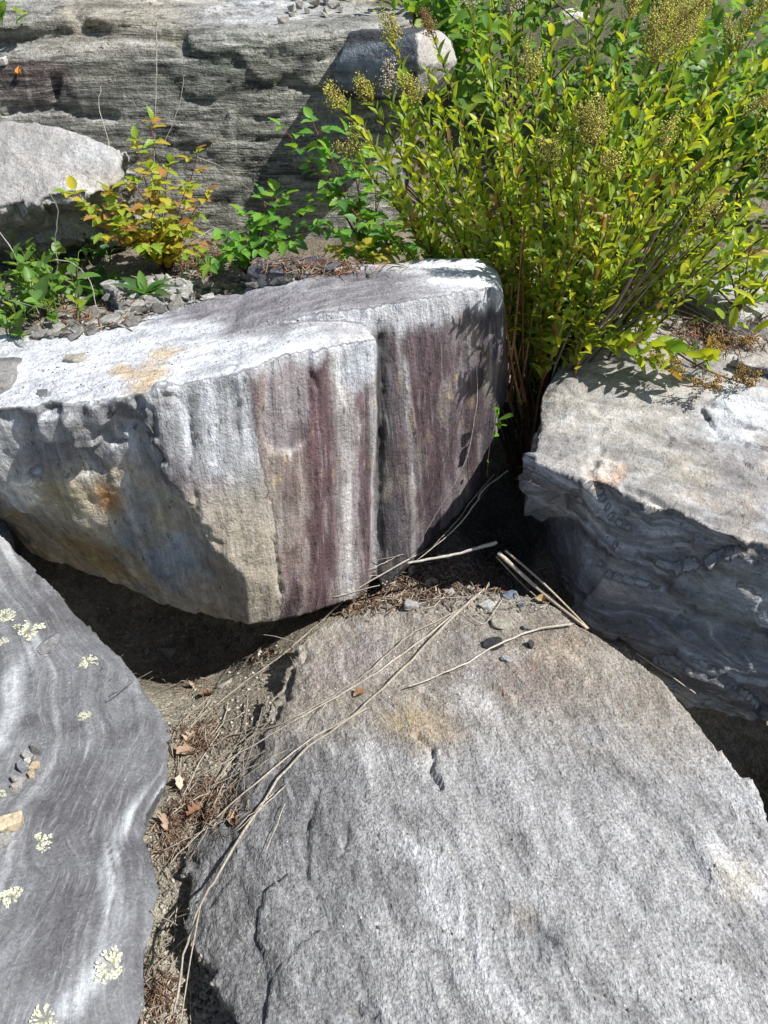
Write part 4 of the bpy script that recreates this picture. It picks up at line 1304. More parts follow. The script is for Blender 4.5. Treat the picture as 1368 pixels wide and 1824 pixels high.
def weed(name, label, spots, looks, size, cat='plant', h=.12, group=None, most=300, gap=.022, lean=.3):
    base = Vector(spots[0])
    pl = Plant(name, label, cat, base, group)
    for p in spots:
        p = Vector(p)
        e = p + Vector((random.gauss(0, lean), random.gauss(-.1, lean), 1)).normalized() * h * random.uniform(.6, 1.2)
        pts = bezier(p, p.lerp(e, .5) + Vector((0, 0, h * .15)), e, 7)
        pl.stem(pts, .0018, .0007, (.12, .14, .05))
        leafy(pl, pts, .1, gap, size, looks, 1.1, .3, .3)
    pl.build(most)
def near_ground(px, py, r):
    h, n = hitp(px + random.uniform(-r, r), py + random.uniform(-r * .6, r * .6))
    return h
weed('leafy_weed', 'green leafy weeds at the left edge below the chipped boulder', [near_ground(70, 540, 70) for k in range(44)], BROAD, .040, h=.13)
weed('low_weed', 'low pale green weeds on the rubble at the far left edge', [near_ground(25, 585, 30) for k in range(14)], BROAD, .04, h=.07)
weed('grassy_weed', 'small feathery green weed beside the yellowing bramble', [near_ground(180, 465, 18) for k in range(8)], BLADE, .05, h=.14)
def rosette(px, py, n, size, label):
    h, nn = hitp(px, py)
    pl = Plant('leaf_rosette', label, 'plant', h)
    for k in range(n):
        a = k * GA
        pl.leaf(h, (math.cos(a), math.sin(a) * .9 - .1, random.uniform(.35, 1.1)), (-math.cos(a), -math.sin(a), 1.2), size * random.uniform(.7, 1.15), BLADE)
    pl.build()
rosette(185, 525, 14, .12, 'rosette of long soft green leaves behind the dark chip of rubble')
rosette(258, 525, 9, .085, 'smaller upright rosette of green leaves right of the large one')
rosette(375, 480, 8, .06, 'little tuft of narrow green leaves at the foot of the green raspberry clump')

def bush(name, label, centre, rad, n, looks, size, cat='shrub', group=None, most=300, stems=10):
    c = Vector(centre)
    g = GROUND.drop(c.x, c.y)[0] or Vector((c.x, c.y, c.z - rad[2]))
    pl = Plant(name, label, cat, g, group)
    for k in range(stems):
        e = c + Vector((random.gauss(0, .45) * rad[0], random.gauss(0, .45) * rad[1], random.uniform(0, .9) * rad[2]))
        pl.stem(bezier(g, g.lerp(e, .4) + Vector((0, 0, .1 * rad[2])), e, 7), .004, .0015, (.12, .09, .05))
    cl = []
    for k in range(max(6, n // 40)):
        v = Vector((random.gauss(0, 1), random.gauss(0, 1), random.gauss(0, 1))).normalized() * random.uniform(.35, 1.0)
        cl.append(c + Vector((v.x * rad[0], v.y * rad[1], v.z * rad[2])))
    for k in range(n):
        q = random.choice(cl)
        d = Vector((random.gauss(0, 1), random.gauss(0, 1), random.gauss(.3, .8))).normalized()
        p = q + Vector((random.gauss(0, .055), random.gauss(0, .055), random.gauss(0, .055))) * (1 + rad[0])
        pl.leaf(p, d, (random.gauss(0, .5), random.gauss(0, .5) - .2, 1), size * random.uniform(.6, 1.25), looks)
    pl.build(most)
bush('ledge_shrub', 'dark green broad-leaved shrub right behind the end of the ledge', Y(790, 50, 2.95), (.16, .16, .22), 420, BROAD, .06)
bush('sunlit_shrub', 'blurred bright green shrub at the top behind the seed heads', Y(930, 60, 3.3), (.34, .3, .35), 800, BROAD, .05)
bush('pale_shrub', 'pale green shrub at the top right corner behind the meadowsweet', Y(1270, 70, 3.2), (.45, .3, .38), 1000, BROAD, .05)
bush('middle_shrub', 'green shrub in the middle distance behind the meadowsweet stems', Y(1120, 230, 2.9), (.4, .3, .3), 900, BROAD, .05)
bush('corner_shrub', 'dark green shrub at the right edge behind the seed heads', Y(1350, 230, 2.8), (.25, .25, .25), 600, BROAD, .05)
bush('far_shrub', 'distant yellow-green shrub at the top centre-right', Y(1120, 20, 5.0), (1.0, .5, .5), 1200, BROAD, .07)
bush('far_left_shrub', 'distant green shrub beyond the ledge top', Y(700, -20, 4.6), (.9, .4, .35), 700, BROAD, .06)
bush('far_corner_shrub', 'distant shrub beyond the top right corner', Y(1420, 60, 5.0), (.8, .5, .6), 900, BROAD, .07)
bush('yellow_leaved_shrub', 'yellowing shrub leaning in from the right edge over the tan boulder', Y(1330, 510, 1.9), (.13, .10, .08), 170, SPI, .05, stems=8)
bush('low_green_plant', 'low dark green plant growing behind the tan boulder', Y(1260, 510, 2.25), (.14, .10, .07), 160, BROAD, .05, cat='plant', stems=6)
weed('ledge_plant', 'round-leaved green plant at the top left corner on the ledge', [Y(5, 30, 2.62) + Vector((random.gauss(0, .02), random.gauss(0, .02), -.02)) for k in range(4)], BROAD, .06, h=.06, gap=.015)
weed('turf_tuft', 'tuft of bright grass on top of the ledge', [Y(560 + 14 * k, 8, 3.2) + Vector((0, 0, -.03)) for k in range(-4, 5)], BLADE, .06, h=.05)

# the sprig in the gap by the striped boulder
def build_sprig():
    b = Y(868, 850, 1.56)
    pl = Plant('green_sprig', 'single fresh green sprig standing in the dark gap by the striped boulder', 'sprig', b)
    pts = bezier(b, Y(868, 790, 1.55), Y(886, 735, 1.54), 8)
    pl.stem(pts, .0012, .0008, (.16, .10, .05))
    bright = Leaves('broad', [(.13, .30, .04), (.16, .34, .045)], 1700, 1)
    for (x, y), (tx, ty), s in (((886, 742), (882, 705), .040), ((888, 748), (926, 738), .050), ((885, 760), (900, 735), .034), ((884, 770), (880, 782), .028), ((870, 822), (866, 818), .016), ((887, 736), (900, 705), .024), ((884, 758), (912, 752), .040)):
        p = Y(x, y, 1.54)
        d = Y(tx, ty, 1.50) - p
        pl.leaf(p, d, (.5, -.5, .8), s, bright)
    pl.build()
build_sprig()
print('plants', time.time() - T0)
# ================================================================== SMALL THINGS
M_stone = tint_material('loose_stone', .9, .6, 1.4, 9, .15, .0022)
M_dry = tint_material('dry_stalk', .8, .65, 1.3, 220, .2)
M_litter = tint_material('dead_leaf', .85, .7, 1.25, 150, .15)
M_lichen = tint_material('pale_lichen', .95, .8, 1.2, 300, .1)
def srgb(h):
    return tuple(C(h))
def up_basis(n, spin):
    n = Vector(n).normalized()
    if n.z < 0: n = -n
    x = Vector((math.cos(spin), math.sin(spin), 0))
    x = (x - n * x.dot(n)).normalized()
    return x, n.cross(x).normalized(), n
CHIPS = {}
def chip_mesh(seed, flat, hexa, pts=13):
    k = (seed, flat, hexa, pts)
    if k not in CHIPS:
        r = random.Random(seed)
        bm = bmesh.new()
        for _ in range(pts):
            a, b = r.uniform(0, 6.283), r.uniform(-1, 1)
            q = r.uniform(.75, 1.0)
            bm.verts.new((math.cos(a) * q * .5, math.sin(a) * q * .36, (1 if b > 0 else -1) * flat * .5 * r.uniform(.55, 1)))
        res = bmesh.ops.convex_hull(bm, input=bm.verts[:])
        bmesh.ops.delete(bm, geom=[g for g in res['geom_interior'] if isinstance(g, bmesh.types.BMVert)], context='VERTS')
        bmesh.ops.dissolve_limit(bm, angle_limit=.12, verts=bm.verts[:], edges=bm.edges[:])
        bmesh.ops.bevel(bm, geom=bm.edges[:], offset=.022, segments=1, affect='EDGES')
        bmesh.ops.recalc_face_normals(bm, faces=bm.faces)
        me = bpy.data.meshes.new('stone_chip')
        bm.to_mesh(me)
        bm.free()
        c = np.array(srgb(hexa)) * r.uniform(.85, 1.15)
        tint(me, np.tile(c, (len(me.vertices), 1)) * RNG.uniform(.85, 1.15, (len(me.vertices), 1)))
        me.materials.append(M_stone)
        CHIPS[k] = me
    return CHIPS[k]
def place(me, name, px, py, size, spin, label, cat, group=None, sink=.3, flat=.3, tilt=.12, pos=None):
    h, n = pos if pos else hitp(px, py)
    n = (n + Vector((random.gauss(0, tilt), random.gauss(0, tilt), 0))).normalized()
    x, y, z = up_basis(n, spin)
    s = size
    q = h + z * s * flat * .5 * (1 - sink)
    o = link(name, me, None, None, None, label, cat, group)
    o.matrix_world = Matrix(((x.x * s, y.x * s, z.x * s, q.x), (x.y * s, y.y * s, z.y * s, q.y), (x.z * s, y.z * s, z.z * s, q.z), (0, 0, 0, 1)))
    return o
# stones one can point at: px, py, length, spin, flatness, colour, label
STONES = [
    (733, 1082, .042, .2, .55, '9c9b98', 'light grey angular stone lying in front of the litter on the slab'),
    (772, 1040, .050, .3, .16, '9c9484', 'flat tan flake lying in the litter below the striped boulder'),
    (800, 1056, .032, -.2, .3, 'aaa9a5', 'small white chip beside the flat tan flake'),
    (868, 1080, .046, .1, .28, 'b0b0ac', 'whitish chip at the upper middle of the slab'),
    (880, 1150, .052, .1, .34, '3f3f42', 'black wedge-shaped stone on the slab'),
    (945, 1150, .024, 1.2, .6, '4a4948', 'small dark upright stone right of the black wedge'),
    (902, 1176, .030, -.2, .3, '8d8d8e', 'small grey chip just below the black wedge'),
    (893, 1113, .060, -.25, .2, '9a968a', 'long thin olive-grey flake on the slab'),
    (938, 1120, .028, .1, .4, '6c6a66', 'small dark chip beside the long thin flake'),
    (722, 1056, .045, .5, .2, '8a8578', 'tan chip half buried in the litter behind the light grey stone'),
    (700, 1068, .030, .1, .3, '77736a', 'brownish pebble left of the light grey stone'),
    (838, 1050, .026, .4, .4, '97968f', 'grey pebble in the middle of the litter edge'),
    (908, 1062, .048, .2, .2, '6c7684', 'blue-grey flake in the shade by the split stalk'),
    (930, 1078, .030, 1.0, .3, '5f6976', 'small blue-grey chip in the shade below the split stalk'),
    (295, 1166, .050, .3, .55, '77766f', 'rounded stone lying in the dark hollow under the striped boulder'),
    (460, 1170, .052, -.6, .2, 'bcb9b2', 'pale flake at the edge of the boulder shadow'),
    (255, 1130, .030, .6, .5, '6a6a68', 'small stone deep in the dark hollow'),
    (400, 1222, .050, .3, .25, '8d8a80', 'flat grey flake by the fallen leaves below the shadow'),
    (136, 640, .052, .1, .20, 'a39d90', 'tan flake resting alone on the pale top of the striped boulder'),
    (206, 541, .062, .1, .55, '5c5c5e', 'dark cube-like stone on the rubble behind the striped boulder'),
    (76, 703, .040, .0, .12, '8f8e8c', 'thin grey sliver near the left front of the pale boulder top'),
    (90, 1150, .062, 1.45, .18, '7f7d7c', 'smooth oval grey flake on the banded rock'),
    (14, 1468, .046, .5, .5, 'b5a58c', 'tan stone at the left edge of the banded rock'),
    (4, 1502, .034, .8, .5, '8f8d89', 'grey pebble below the tan stone at the left edge'),
    (638, 6, .14, .0, .34, 'b9b2a4', 'pale stone sitting on top of the ledge'),
    (4, 112, .05, .0, .5, 'bdb9b4', 'small pale stone at the left edge of the ledge'),
    (1320, 655, .06, -.2, .2, 'a9a6a0', 'grey flake on the tan boulder near the right edge'),
]
for k, (px, py, s, sp, fl, hx, lab) in enumerate(STONES):
    place(chip_mesh(50 + k, fl, hx, 15), 'loose_stone', px, py, s, sp, lab, 'stone', None, .25, fl, .05)
for k, (px, py, s, hx) in enumerate([(65, 1336, .026, '6f6d6b'), (50, 1348, .022, '9a9793'), (40, 1371, .026, '8b8b8d'), (61, 1368, .022, 'b09f85'), (56, 1381, .020, 'b5a78e'), (33, 1391, .024, '8f8c88'), (30, 1403, .024, '9c9890'), (48, 1361, .018, 'a9a49a'), (23, 1412, .018, '86837f'), (58, 1353, .015, '8d8a86')]):
    place(chip_mesh(120 + k, .5, hx, 12), 'pebble', px, py, s, random.uniform(0, 6), ('darkest', 'upper light', 'bluish', 'tan', 'lower tan', 'grey left', 'pale lower', 'pale inner', 'lowest', 'inner grey')[k] + ' pebble of the small heap in the hollow of the banded rock', 'pebble', 'pebbles in the hollow of the banded rock', .3, .5)
for k, (px, py, s) in enumerate([(522, 22, .05), (535, 14, .045), (548, 24, .035), (565, 14, .06), (580, 24, .04), (595, 14, .05), (607, 22, .035), (505, 42, .05), (585, 8, .06), (575, 30, .03), (520, 30, .03)]):
    place(chip_mesh(140 + k % 6, .5, 'a19c92'), 'ledge_stone', px, py, s, random.uniform(0, 6), 'small grey-brown stone in the scatter on top of the ledge', 'stone', 'stones scattered on top of the ledge', .25, .5)
def in_poly(x, y, poly):
    c = False
    j = len(poly) - 1
    for i in range(len(poly)):
        if (poly[i][1] > y) != (poly[j][1] > y) and x < (poly[j][0] - poly[i][0]) * (y - poly[i][1]) / (poly[j][1] - poly[i][1]) + poly[i][0]:
            c = not c
        j = i
    return c
def scatter(poly, n):
    xs, ys = [p[0] for p in poly], [p[1] for p in poly]
    out = []
    while len(out) < n:
        x, y = random.uniform(min(xs), max(xs)), random.uniform(min(ys), max(ys))
        if in_poly(x, y, poly):
            out.append((x, y))
    return out
def chip_label(k, x):
    tone = ('light grey', 'grey', 'dark grey', 'pale', 'brownish grey')[k % 5]
    thick = ('thin', 'chunky', 'paper-thin')[k % 3]
    zone = 'by the pale block at the rubble\'s left end' if x < 170 else 'near the dark cube-like rubble stone' if x < 270 else 'in the middle of the rubble' if x < 400 else 'at the right end of the rubble'
    return f'{thick} {tone} shale chip {zone}'
TONE = {'b3a48c': 'tan', 'c4b59a': 'pale', '9a8b74': 'brown', 'a8957c': 'buff', 'c0ad90': 'pale', '8f806a': 'brown', 'c9bca2': 'pale', '6b5f52': 'dark', '857868': 'grey-brown', '54493f': 'blackish', '9c8f7d': 'greyish', '7a7872': 'grey', '66645f': 'dark', '8b887f': 'light grey', '8f8d88': 'mid grey', 'a5a39d': 'pale grey'}
RUB = [(30, 590), (110, 566), (230, 540), (330, 515), (450, 490), (560, 478), (600, 482), (480, 508), (385, 528), (300, 556), (200, 588), (120, 602), (60, 606)]
for k, (x, y) in enumerate(scatter(RUB, 250)):
    hx = ('908e89', '7c7a75', '585753', 'a19e97', '6e6b64')[k % 5]
    place(chip_mesh(200 + k % 24, (.16, .25, .12)[k % 3], hx), 'shale_chip', x, y, random.choice((.018, .024, .032, .042, .055)) * random.uniform(.8, 1.2), random.gauss(.2, .8), chip_label(k, x), 'shale chip', 'shale chips behind the striped boulder', .2, .2, .2)
for k, (x, y) in enumerate(scatter([(420, 486), (560, 462), (620, 470), (520, 492)], 16)):
    place(chip_mesh(230 + k % 6, .14, '55555a'), 'slate_flake', x, y, random.uniform(.04, .08), random.gauss(.2, .4), f"dark slate flake on the back edge, {'front' if y > 476 else 'rear'} of the {'left' if x < 480 else 'inner left' if x < 520 else 'inner right' if x < 570 else 'right'} group", 'slate flake', 'dark flakes along the back edge', .1, .14)
for k, (x, y) in enumerate(scatter([(150, 520), (280, 490), (380, 480), (330, 530), (220, 550)], 40)):
    sz = random.uniform(.02, .05)
    place(chip_mesh(240 + k % 8, .35, ('8f8d88', 'a5a39d')[k % 2]), 'rubble_stone', x, y, sz, random.uniform(0, 6), f"{'larger' if sz > .035 else 'small'} {('mid grey', 'pale grey')[k % 2]} stone among the weeds {'left' if x < 250 else 'right'} of the smaller leaf rosette", 'stone', 'rubble among the weeds', .3, .35)
for k, (x, y) in enumerate(scatter([(170, 1090), (330, 1100), (470, 1130), (480, 1160), (290, 1200), (220, 1170)], 45)):
    place(chip_mesh(250 + k % 8, .5, ('7a7872', '66645f', '8b887f')[k % 3]), 'shaded_pebble', x, y, random.uniform(.012, .032), random.uniform(0, 6), f"{('grey', 'dark', 'light grey')[k % 3]} pebble {'deep in' if y < 1140 else 'near the front of'} the dark hollow, {'left' if x < 295 else 'right'} of the rounded stone", 'pebble', 'pebbles in the dark hollow', .3, .5)
def crumbs(name, regions, size, cols, label, flat=.5):
    V, F, T, o = [], [], [], 0
    base = np.array([(.5, 0, 0), (-.5, .1, 0), (.05, .45, 0), (0, -.45, .05), (.05, .02, .42), (0, .05, -.3)])
    f = OCTA_F[:, :3]
    for poly, n in regions:
        for x, y in scatter(poly, n):
            h, nn = hitp(x, y)
            if h is None: continue
            a, b, c = up_basis(nn, random.uniform(0, 6.28))
            s = size * random.uniform(.5, 1.6)
            v = base * s * RNG.uniform(.6, 1.25, (6, 1))
            v[:, 2] *= flat / .5
            v = v @ np.array([list(a), list(b), list(c)]) + np.array(list(h))
            V.append(v); F.append(f + o); o += 6
            T.append(np.tile(np.array(srgb(random.choice(cols))) * random.uniform(.7, 1.3), (6, 1)))
    me = tri_mesh(name, np.concatenate(V), np.concatenate(F), np.concatenate(T), M_stone)
    link(name, me, label=label, cat='gravel', kind='stuff')
GAP = [(300, 1190), (500, 1160), (500, 1240), (480, 1300), (330, 1520), (318, 1640), (360, 1700), (400, 1824), (240, 1824), (280, 1700), (285, 1560), (262, 1500), (300, 1420), (300, 1290)]
crumbs('gravel', [(GAP, 1500), ([(170, 1080), (470, 1120), (500, 1150), (280, 1210)], 500), ([(590, 1080), (760, 1000), (880, 960), (1010, 1080), (860, 1100), (740, 1095)], 600)], .008, ('8f8a7e', '7a766c', 'a5a094', '6b655c'), 'fine gravel between the rocks')
crumbs('rubble_gravel', [(RUB, 1600), ([(0, 560), (160, 520), (420, 480), (300, 540), (60, 600)], 700)], .009, ('9a9892', '85837d', 'aeaba3', '6f6d68'), 'fine shale gravel behind the striped boulder', .25)
crumbs('slab_grit', [([(560, 1130), (830, 1060), (1040, 1130), (1180, 1230), (900, 1260), (600, 1290)], 260), ([(500, 1300), (1180, 1300), (1330, 1500), (1300, 1800), (480, 1800)], 160), ([(20, 720), (430, 650), (620, 560), (430, 570), (60, 630)], 120)], .0045, ('9a958a', '6f6c66', 'b9b6af', '57544f'), 'scattered grit on the slab and the boulder top', .4)

# ---------------------------------------------------------------- dead stalks
def catmull(ctr, m=5):
    pts = []
    for i in range(len(ctr) - 1):
        p0, p1, p2, p3 = ctr[max(0, i - 1)], ctr[i], ctr[i + 1], ctr[min(len(ctr) - 1, i + 2)]
        for j in range(m):
            t = j / m
            pts.append(.5 * ((2 * p1) + (p2 - p0) * t + (2 * p0 - 5 * p1 + 4 * p2 - p3) * t * t + (3 * p1 - p0 - 3 * p2 + p3) * t ** 3))
    return pts + [ctr[-1]]
def laid(path, lift):
    """a stalk lying over what is there: it bridges the hollows"""
    ctr = []
    for k, (x, y) in enumerate(path):
        h, n = hitp(x, y)
        l = lift if not isinstance(lift, (list, tuple)) else lift[k]
        d = (CAMP - h).normalized()
        ctr.append(h + d * l * .5 + Vector((0, 0, l * .6)))
    return catmull(ctr)
def stalk(path, r0, r1, label, hx='b3a48c', lift=.008, name='dry_stalk', cat='stalk', group=None, pts=None, forks=0):
    pts = pts or laid(path, lift)
    r0, r1 = r0 * .82, r1 * .82
    for k in range(1, len(pts) - 1):
        pts[k] = pts[k] + Vector((random.gauss(0, .0008), random.gauss(0, .0008), random.gauss(0, .0006)))
    cc = np.array(srgb(hx))
    cc = .95 * (.6 * cc + .4 * cc.mean())
    parts = [tube(pts, r0, r1, 6, cc, .2)]
    for f in range(forks):
        i = random.randrange(len(pts) // 3, len(pts) - 2)
        d = (pts[i + 1] - pts[i]).normalized() + Vector((random.gauss(0, .5), random.gauss(0, .5), .15))
        ln = random.uniform(.05, .14)
        parts.append(tube([pts[i], pts[i] + d * ln * .5 + Vector((0, 0, .006)), pts[i] + d * ln], r1 * .9, r1 * .5, 5, cc))
    me = mesh_of(name, parts, M_dry)
    return link(name, me, label=label, cat=cat, group=group)
stalk([(870, 872), (822, 930), (770, 976), (735, 996), (640, 1052), (570, 1112), (500, 1172), (420, 1232), (335, 1300)], .0036, .0016, 'long dry stalk running along the foot of the striped boulder to the fallen leaves', 'a3957f', .012, forks=2)
stalk([(862, 1052), (800, 1104), (700, 1180), (622, 1232), (520, 1290), (430, 1344), (345, 1392)], .0026, .0012, 'upper of the two long dry stalks crossing the slab from the litter', 'b8aa92', .010, forks=1)
stalk([(830, 1085), (740, 1128), (690, 1168), (640, 1212), (560, 1262), (500, 1292), (420, 1318)], .0022, .0010, 'thin dry stalk lying close against the upper long one', 'a89a82', .010)
stalk([(850, 1062), (782, 1128), (700, 1212), (622, 1284), (532, 1350), (450, 1462), (392, 1560), (355, 1642), (335, 1742), (322, 1830)], .0036, .0022, 'longest dry stalk, crossing the whole slab down to the bottom edge', 'a3957f', [.012, .012, .012, .012, .012, .012, .016, .05, .09, .10], forks=1)
stalk([(662, 1262), (592, 1298), (540, 1330), (440, 1412), (362, 1482), (300, 1545)], .0028, .0014, 'dry stalk with a blunt end in the middle of the slab', 'b3a48c', .010)
stalk([(1022, 1116), (962, 1124), (900, 1146), (832, 1184), (765, 1214), (725, 1228)], .0032, .0018, 'single pale dry stalk lying across the back of the slab by the black stone', 'c2b69e', .014)
stalk([(1010, 1098), (950, 1076), (880, 1084)], .0014, .0008, 'hair-thin dry stem by the whitish chip', 'a3957f', .008)
split = [Y(888, 985, 1.36), Y(960, 1052, 1.27), Y(1047, 1120, 1.175)]
o1 = link('split_stalk', None, loc=Y(888, 985, 1.36), label='thick split grey stalk leaning from the litter onto the slab corner', cat='stalk')
for dx, dy, r, hx in ((0, 0, .0056, 'b5a894'), (9, -4, .0030, 'a89b88'), (-3, 6, .0026, '8d8172')):
    pts = catmull([Y(888 + dx * 1.4, 985 + dy, 1.36), Y(960 + dx, 1050 + dy * 2.5, 1.275), Y(1047 + dx * .2, 1120, 1.178)])
    q = link('strand', mesh_of('strand', [tube(pts, r, r * .7, 7, srgb(hx), .1)], M_dry), parent=o1)
    q.location = -o1.location
stalk(None, .0055, .0030, 'thick pale stick lying from the gap towards the boulder foot', 'bdb1a0', pts=catmull([Y(885, 966, 1.40), Y(820, 985, 1.38), Y(765, 996, 1.36), Y(725, 1003, 1.345)]))
stalk(None, .0016, .0008, 'thin dry stem standing in front of the right end of the striped boulder', 'a09380', pts=catmull([Y(833, 520, 1.60), Y(850, 678, 1.54), Y(843, 760, 1.50), Y(822, 837, 1.46), Y(748, 964, 1.40)]))
stalk(None, .0030, .0014, 'curved dry stem bending out of the dark gap', 'b5a890', pts=catmull([Y(905, 838, 1.62), Y(862, 872, 1.55), Y(842, 905, 1.50), Y(800, 952, 1.44), Y(742, 998, 1.38)]))
stalk(None, .0020, .0010, 'second curved dry stem beside the first in the gap', 'a09380', pts=catmull([Y(880, 845, 1.62), Y(850, 880, 1.55), Y(812, 930, 1.47), Y(770, 975, 1.40)]))
stalk([(1130, 1172), (1232, 1242), (1300, 1308), (1372, 1382)], .0020, .0012, 'thin dry stem bridging the dark crack at the right', 'b3a690', .03)
stalk([(1280, 1338), (1315, 1368), (1372, 1430)], .0042, .0026, 'thicker dry stalk in the dark crack at the right edge', '8f8372', .02)
for k in range(16):
    x, y = random.uniform(300, 520), random.uniform(1100, 1190)
    L, a = random.uniform(60, 170), random.gauss(2.62, .25)
    stalk([(x - L * math.cos(a) * t * -1, y + L * math.sin(a) * t) for t in (0, .33, .66, 1)], .0016, .0008, f"thin dry stem in the {'left' if x < 370 else 'middle' if x < 450 else 'right'} part of the boulder shadow", '7f7464', .014, 'dead_straw', 'straw', 'dry stems in the boulder shadow')
for k in range(34):
    hx = random.choice(('b3a48c', 'c4b59a', '9a8b74', 'a8957c'))
    x, y = random.uniform(370, 520), random.uniform(1240, 1450)
    L, a = random.uniform(60, 190), random.gauss(2.45, .28)
    stalk([(x, y), (x + .5 * L * math.cos(a) + random.gauss(0, 5), y + .5 * L * math.sin(a)), (max(322 if y + L * math.sin(a) < 1430 else 285, x + L * math.cos(a)), y + L * math.sin(a))], random.uniform(.0010, .0019), .0007, f"{'upper' if y < 1330 else 'middle' if y < 1400 else 'lower'} thin {TONE[hx]} dry stem in the gap between banded rock and slab", hx, .010, 'dead_straw', 'straw', 'dry stems between the rocks')
for k in range(26):
    hx = random.choice(('b3a48c', '9a8b74', 'c0ad90'))
    x, y = random.uniform(300, 340), random.uniform(1600, 1800)
    L, a = random.uniform(40, 120), random.gauss(2.3, .6)
    stalk([(x, y), (x + .5 * L * math.cos(a), y + .5 * L * math.sin(a)), (max(292, x + L * math.cos(a)), y + L * math.sin(a))], .0012, .0006, f"short {TONE[hx]} dry stem {'above' if y < 1700 else 'in'} the litter at the bottom edge gap", hx, .008, 'dead_straw', 'straw', 'dry stems at the bottom edge')
for k in range(46):
    hx = random.choice(('6b5f52', '857868', '54493f', '9c8f7d'))
    y = random.uniform(830, 1010)
    x = random.uniform(770 + (990 - y) * .75, 935)
    L, a = random.uniform(30, 80), random.uniform(0, 3.1)
    z = random.uniform(.01, .05)
    stalk([(x - .5 * L * math.cos(a), y - .5 * L * math.sin(a) * .6), (x, y + random.gauss(0, 8)), (x + .5 * L * math.cos(a), y + .5 * L * math.sin(a) * .6)], random.uniform(.0008, .0018), .0006, f"{TONE[hx]} tangled twig {'high' if y < 900 else 'low'} in the dark gap between the boulders", hx, z, 'tangled_twig', 'twig', 'twigs tangled in the gap')
for k in range(30):
    hx = random.choice(('b3a48c', '8f806a', 'c9bca2'))
    x, y = random.uniform(650, 1000), random.uniform(985, 1070)
    L, a = random.uniform(40, 120), random.gauss(2.7, .5)
    stalk([(x, y), (x + .5 * L * math.cos(a), y + .5 * L * math.sin(a)), (x + L * math.cos(a), min(1085, y + L * math.sin(a)))], .0013, .0006, f"{TONE[hx]} thin dry stem in the {'left' if x < 770 else 'right'} half of the litter behind the slab", hx, .010, 'dead_straw', 'straw', 'dry stems in the litter behind the slab')
for k, (pth, lab) in enumerate((([(278, 40, 2.34), (279, 130, 2.32), (276, 215, 2.30), (274, 330, 2.24)], 'single straight dead stalk standing in front of the ledge'), ([(322, 115, 2.4), (326, 150, 2.4), (315, 200, 2.36), (290, 260, 2.3)], 'thin crooked dead stem in front of the ledge'),
                           ([(180, 150, 2.42), (176, 190, 2.40), (190, 240, 2.36), (200, 300, 2.3)], 'grey dead stem rising behind the chipped boulder'), ([(88, 345, 1.95), (103, 375, 1.95), (98, 430, 1.93), (103, 470, 1.90), (92, 500, 1.88)], 'bare forked twig in front of the chipped boulder'),
                           ([(-5, 405, 1.95), (30, 460, 1.92), (48, 510, 1.88), (70, 560, 1.8)], 'bare stalk leaning in at the left edge'), ([(0, 532, 1.8), (60, 545, 1.78), (130, 562, 1.74)], 'brown dry stalk lying over the weeds at the left'),
                           ([(100, 463, 1.9), (130, 470, 1.88), (160, 500, 1.84), (172, 550, 1.78)], 'bent bare twig among the weeds at the left'), ([(350, 280, 2.25), (400, 300, 2.3), (440, 335, 2.25), (500, 375, 2.2), (570, 385, 2.15)], 'thin bare cane arching before the ledge towards the raspberry'),
                           ([(340, 430, 2.05), (365, 415, 2.08), (385, 405, 2.1)], 'short bare twig beside the yellowing bramble'))):
    stalk(None, .0020, .0010, lab, ('b0a496', '8c8074')[k % 2], pts=catmull([Y(*p) for p in pth]))
# bare silvery stems lying behind the tan boulder
for k in range(12):
    a, e = (random.uniform(1130, 1200), random.uniform(500, 545)), (random.uniform(1290, 1380), random.uniform(585, 640))
    stalk([a, ((a[0] + e[0]) / 2, (a[1] + e[1]) / 2 - 8), e], .0022, .0010, 'silvery dead stem lying behind the tan boulder', random.choice(('a89e96', '8b8078', 'c0b7ac')), .02, 'silvery_straw', 'straw', 'silvery stems behind the tan boulder')

# ---------------------------------------------------------------- litter
def litter(name, regions, cols, lab, ln=(.010, .030), w=.0010):
    V, F, T, o = [], [], [], 0
    for (cx, cy, rx, ry), n in regions:
        for k in range(n):
            x, y = random.gauss(cx, rx * .5), random.gauss(cy, ry * .5)
            h, nn = hitp(x, y)
            if h is None or nn.z < .45 or (h.z > .12 and h.y < 1.4): continue
            a, b, c = up_basis(nn, random.uniform(0, 6.28))
            L, ww = random.uniform(*ln), w * random.uniform(.6, 1.5)
            z0 = random.uniform(.001, .012)
            p = h + c * z0
            d = (a + c * random.gauss(0, .3)).normalized() * L * .5
            bend = c * random.uniform(-.1, .35) * L
            for q, s in ((p - d, .5), (p + bend * .3, 1), (p + d, .4)):
                V += [list(q + b * ww * s), list(q + c * ww * s), list(q - b * ww * s)]
            for r in (0, 3):
                F += [(o + r, o + r + 1, o + r + 4, o + r + 3), (o + r + 1, o + r + 2, o + r + 5, o + r + 4), (o + r + 2, o + r, o + r + 3, o + r + 5)]
            o += 9
            T += [np.array(srgb(random.choice(cols))) * random.uniform(.7, 1.3)] * 9
    me = mesh_np(name, np.array(V), np.array(F))
    tint(me, np.array(T))
    me.materials.append(M_litter)
    link(name, me, label=lab, cat='litter', kind='stuff')
RUST = ('7d6353', '87705f', '665548', '988571', '5a4d44', 'a89b8a', '92897d', '75543f')
litter('needle_litter', [((355, 1315, 50, 36), 380), ((370, 1430, 58, 46), 620), ((310, 1495, 36, 46), 320), ((285, 1780, 50, 50), 220), ((345, 1225, 45, 18), 90), ((460, 1172, 50, 16), 150)], RUST, 'rust-brown needles and leaf scraps in the gap beside the banded rock')
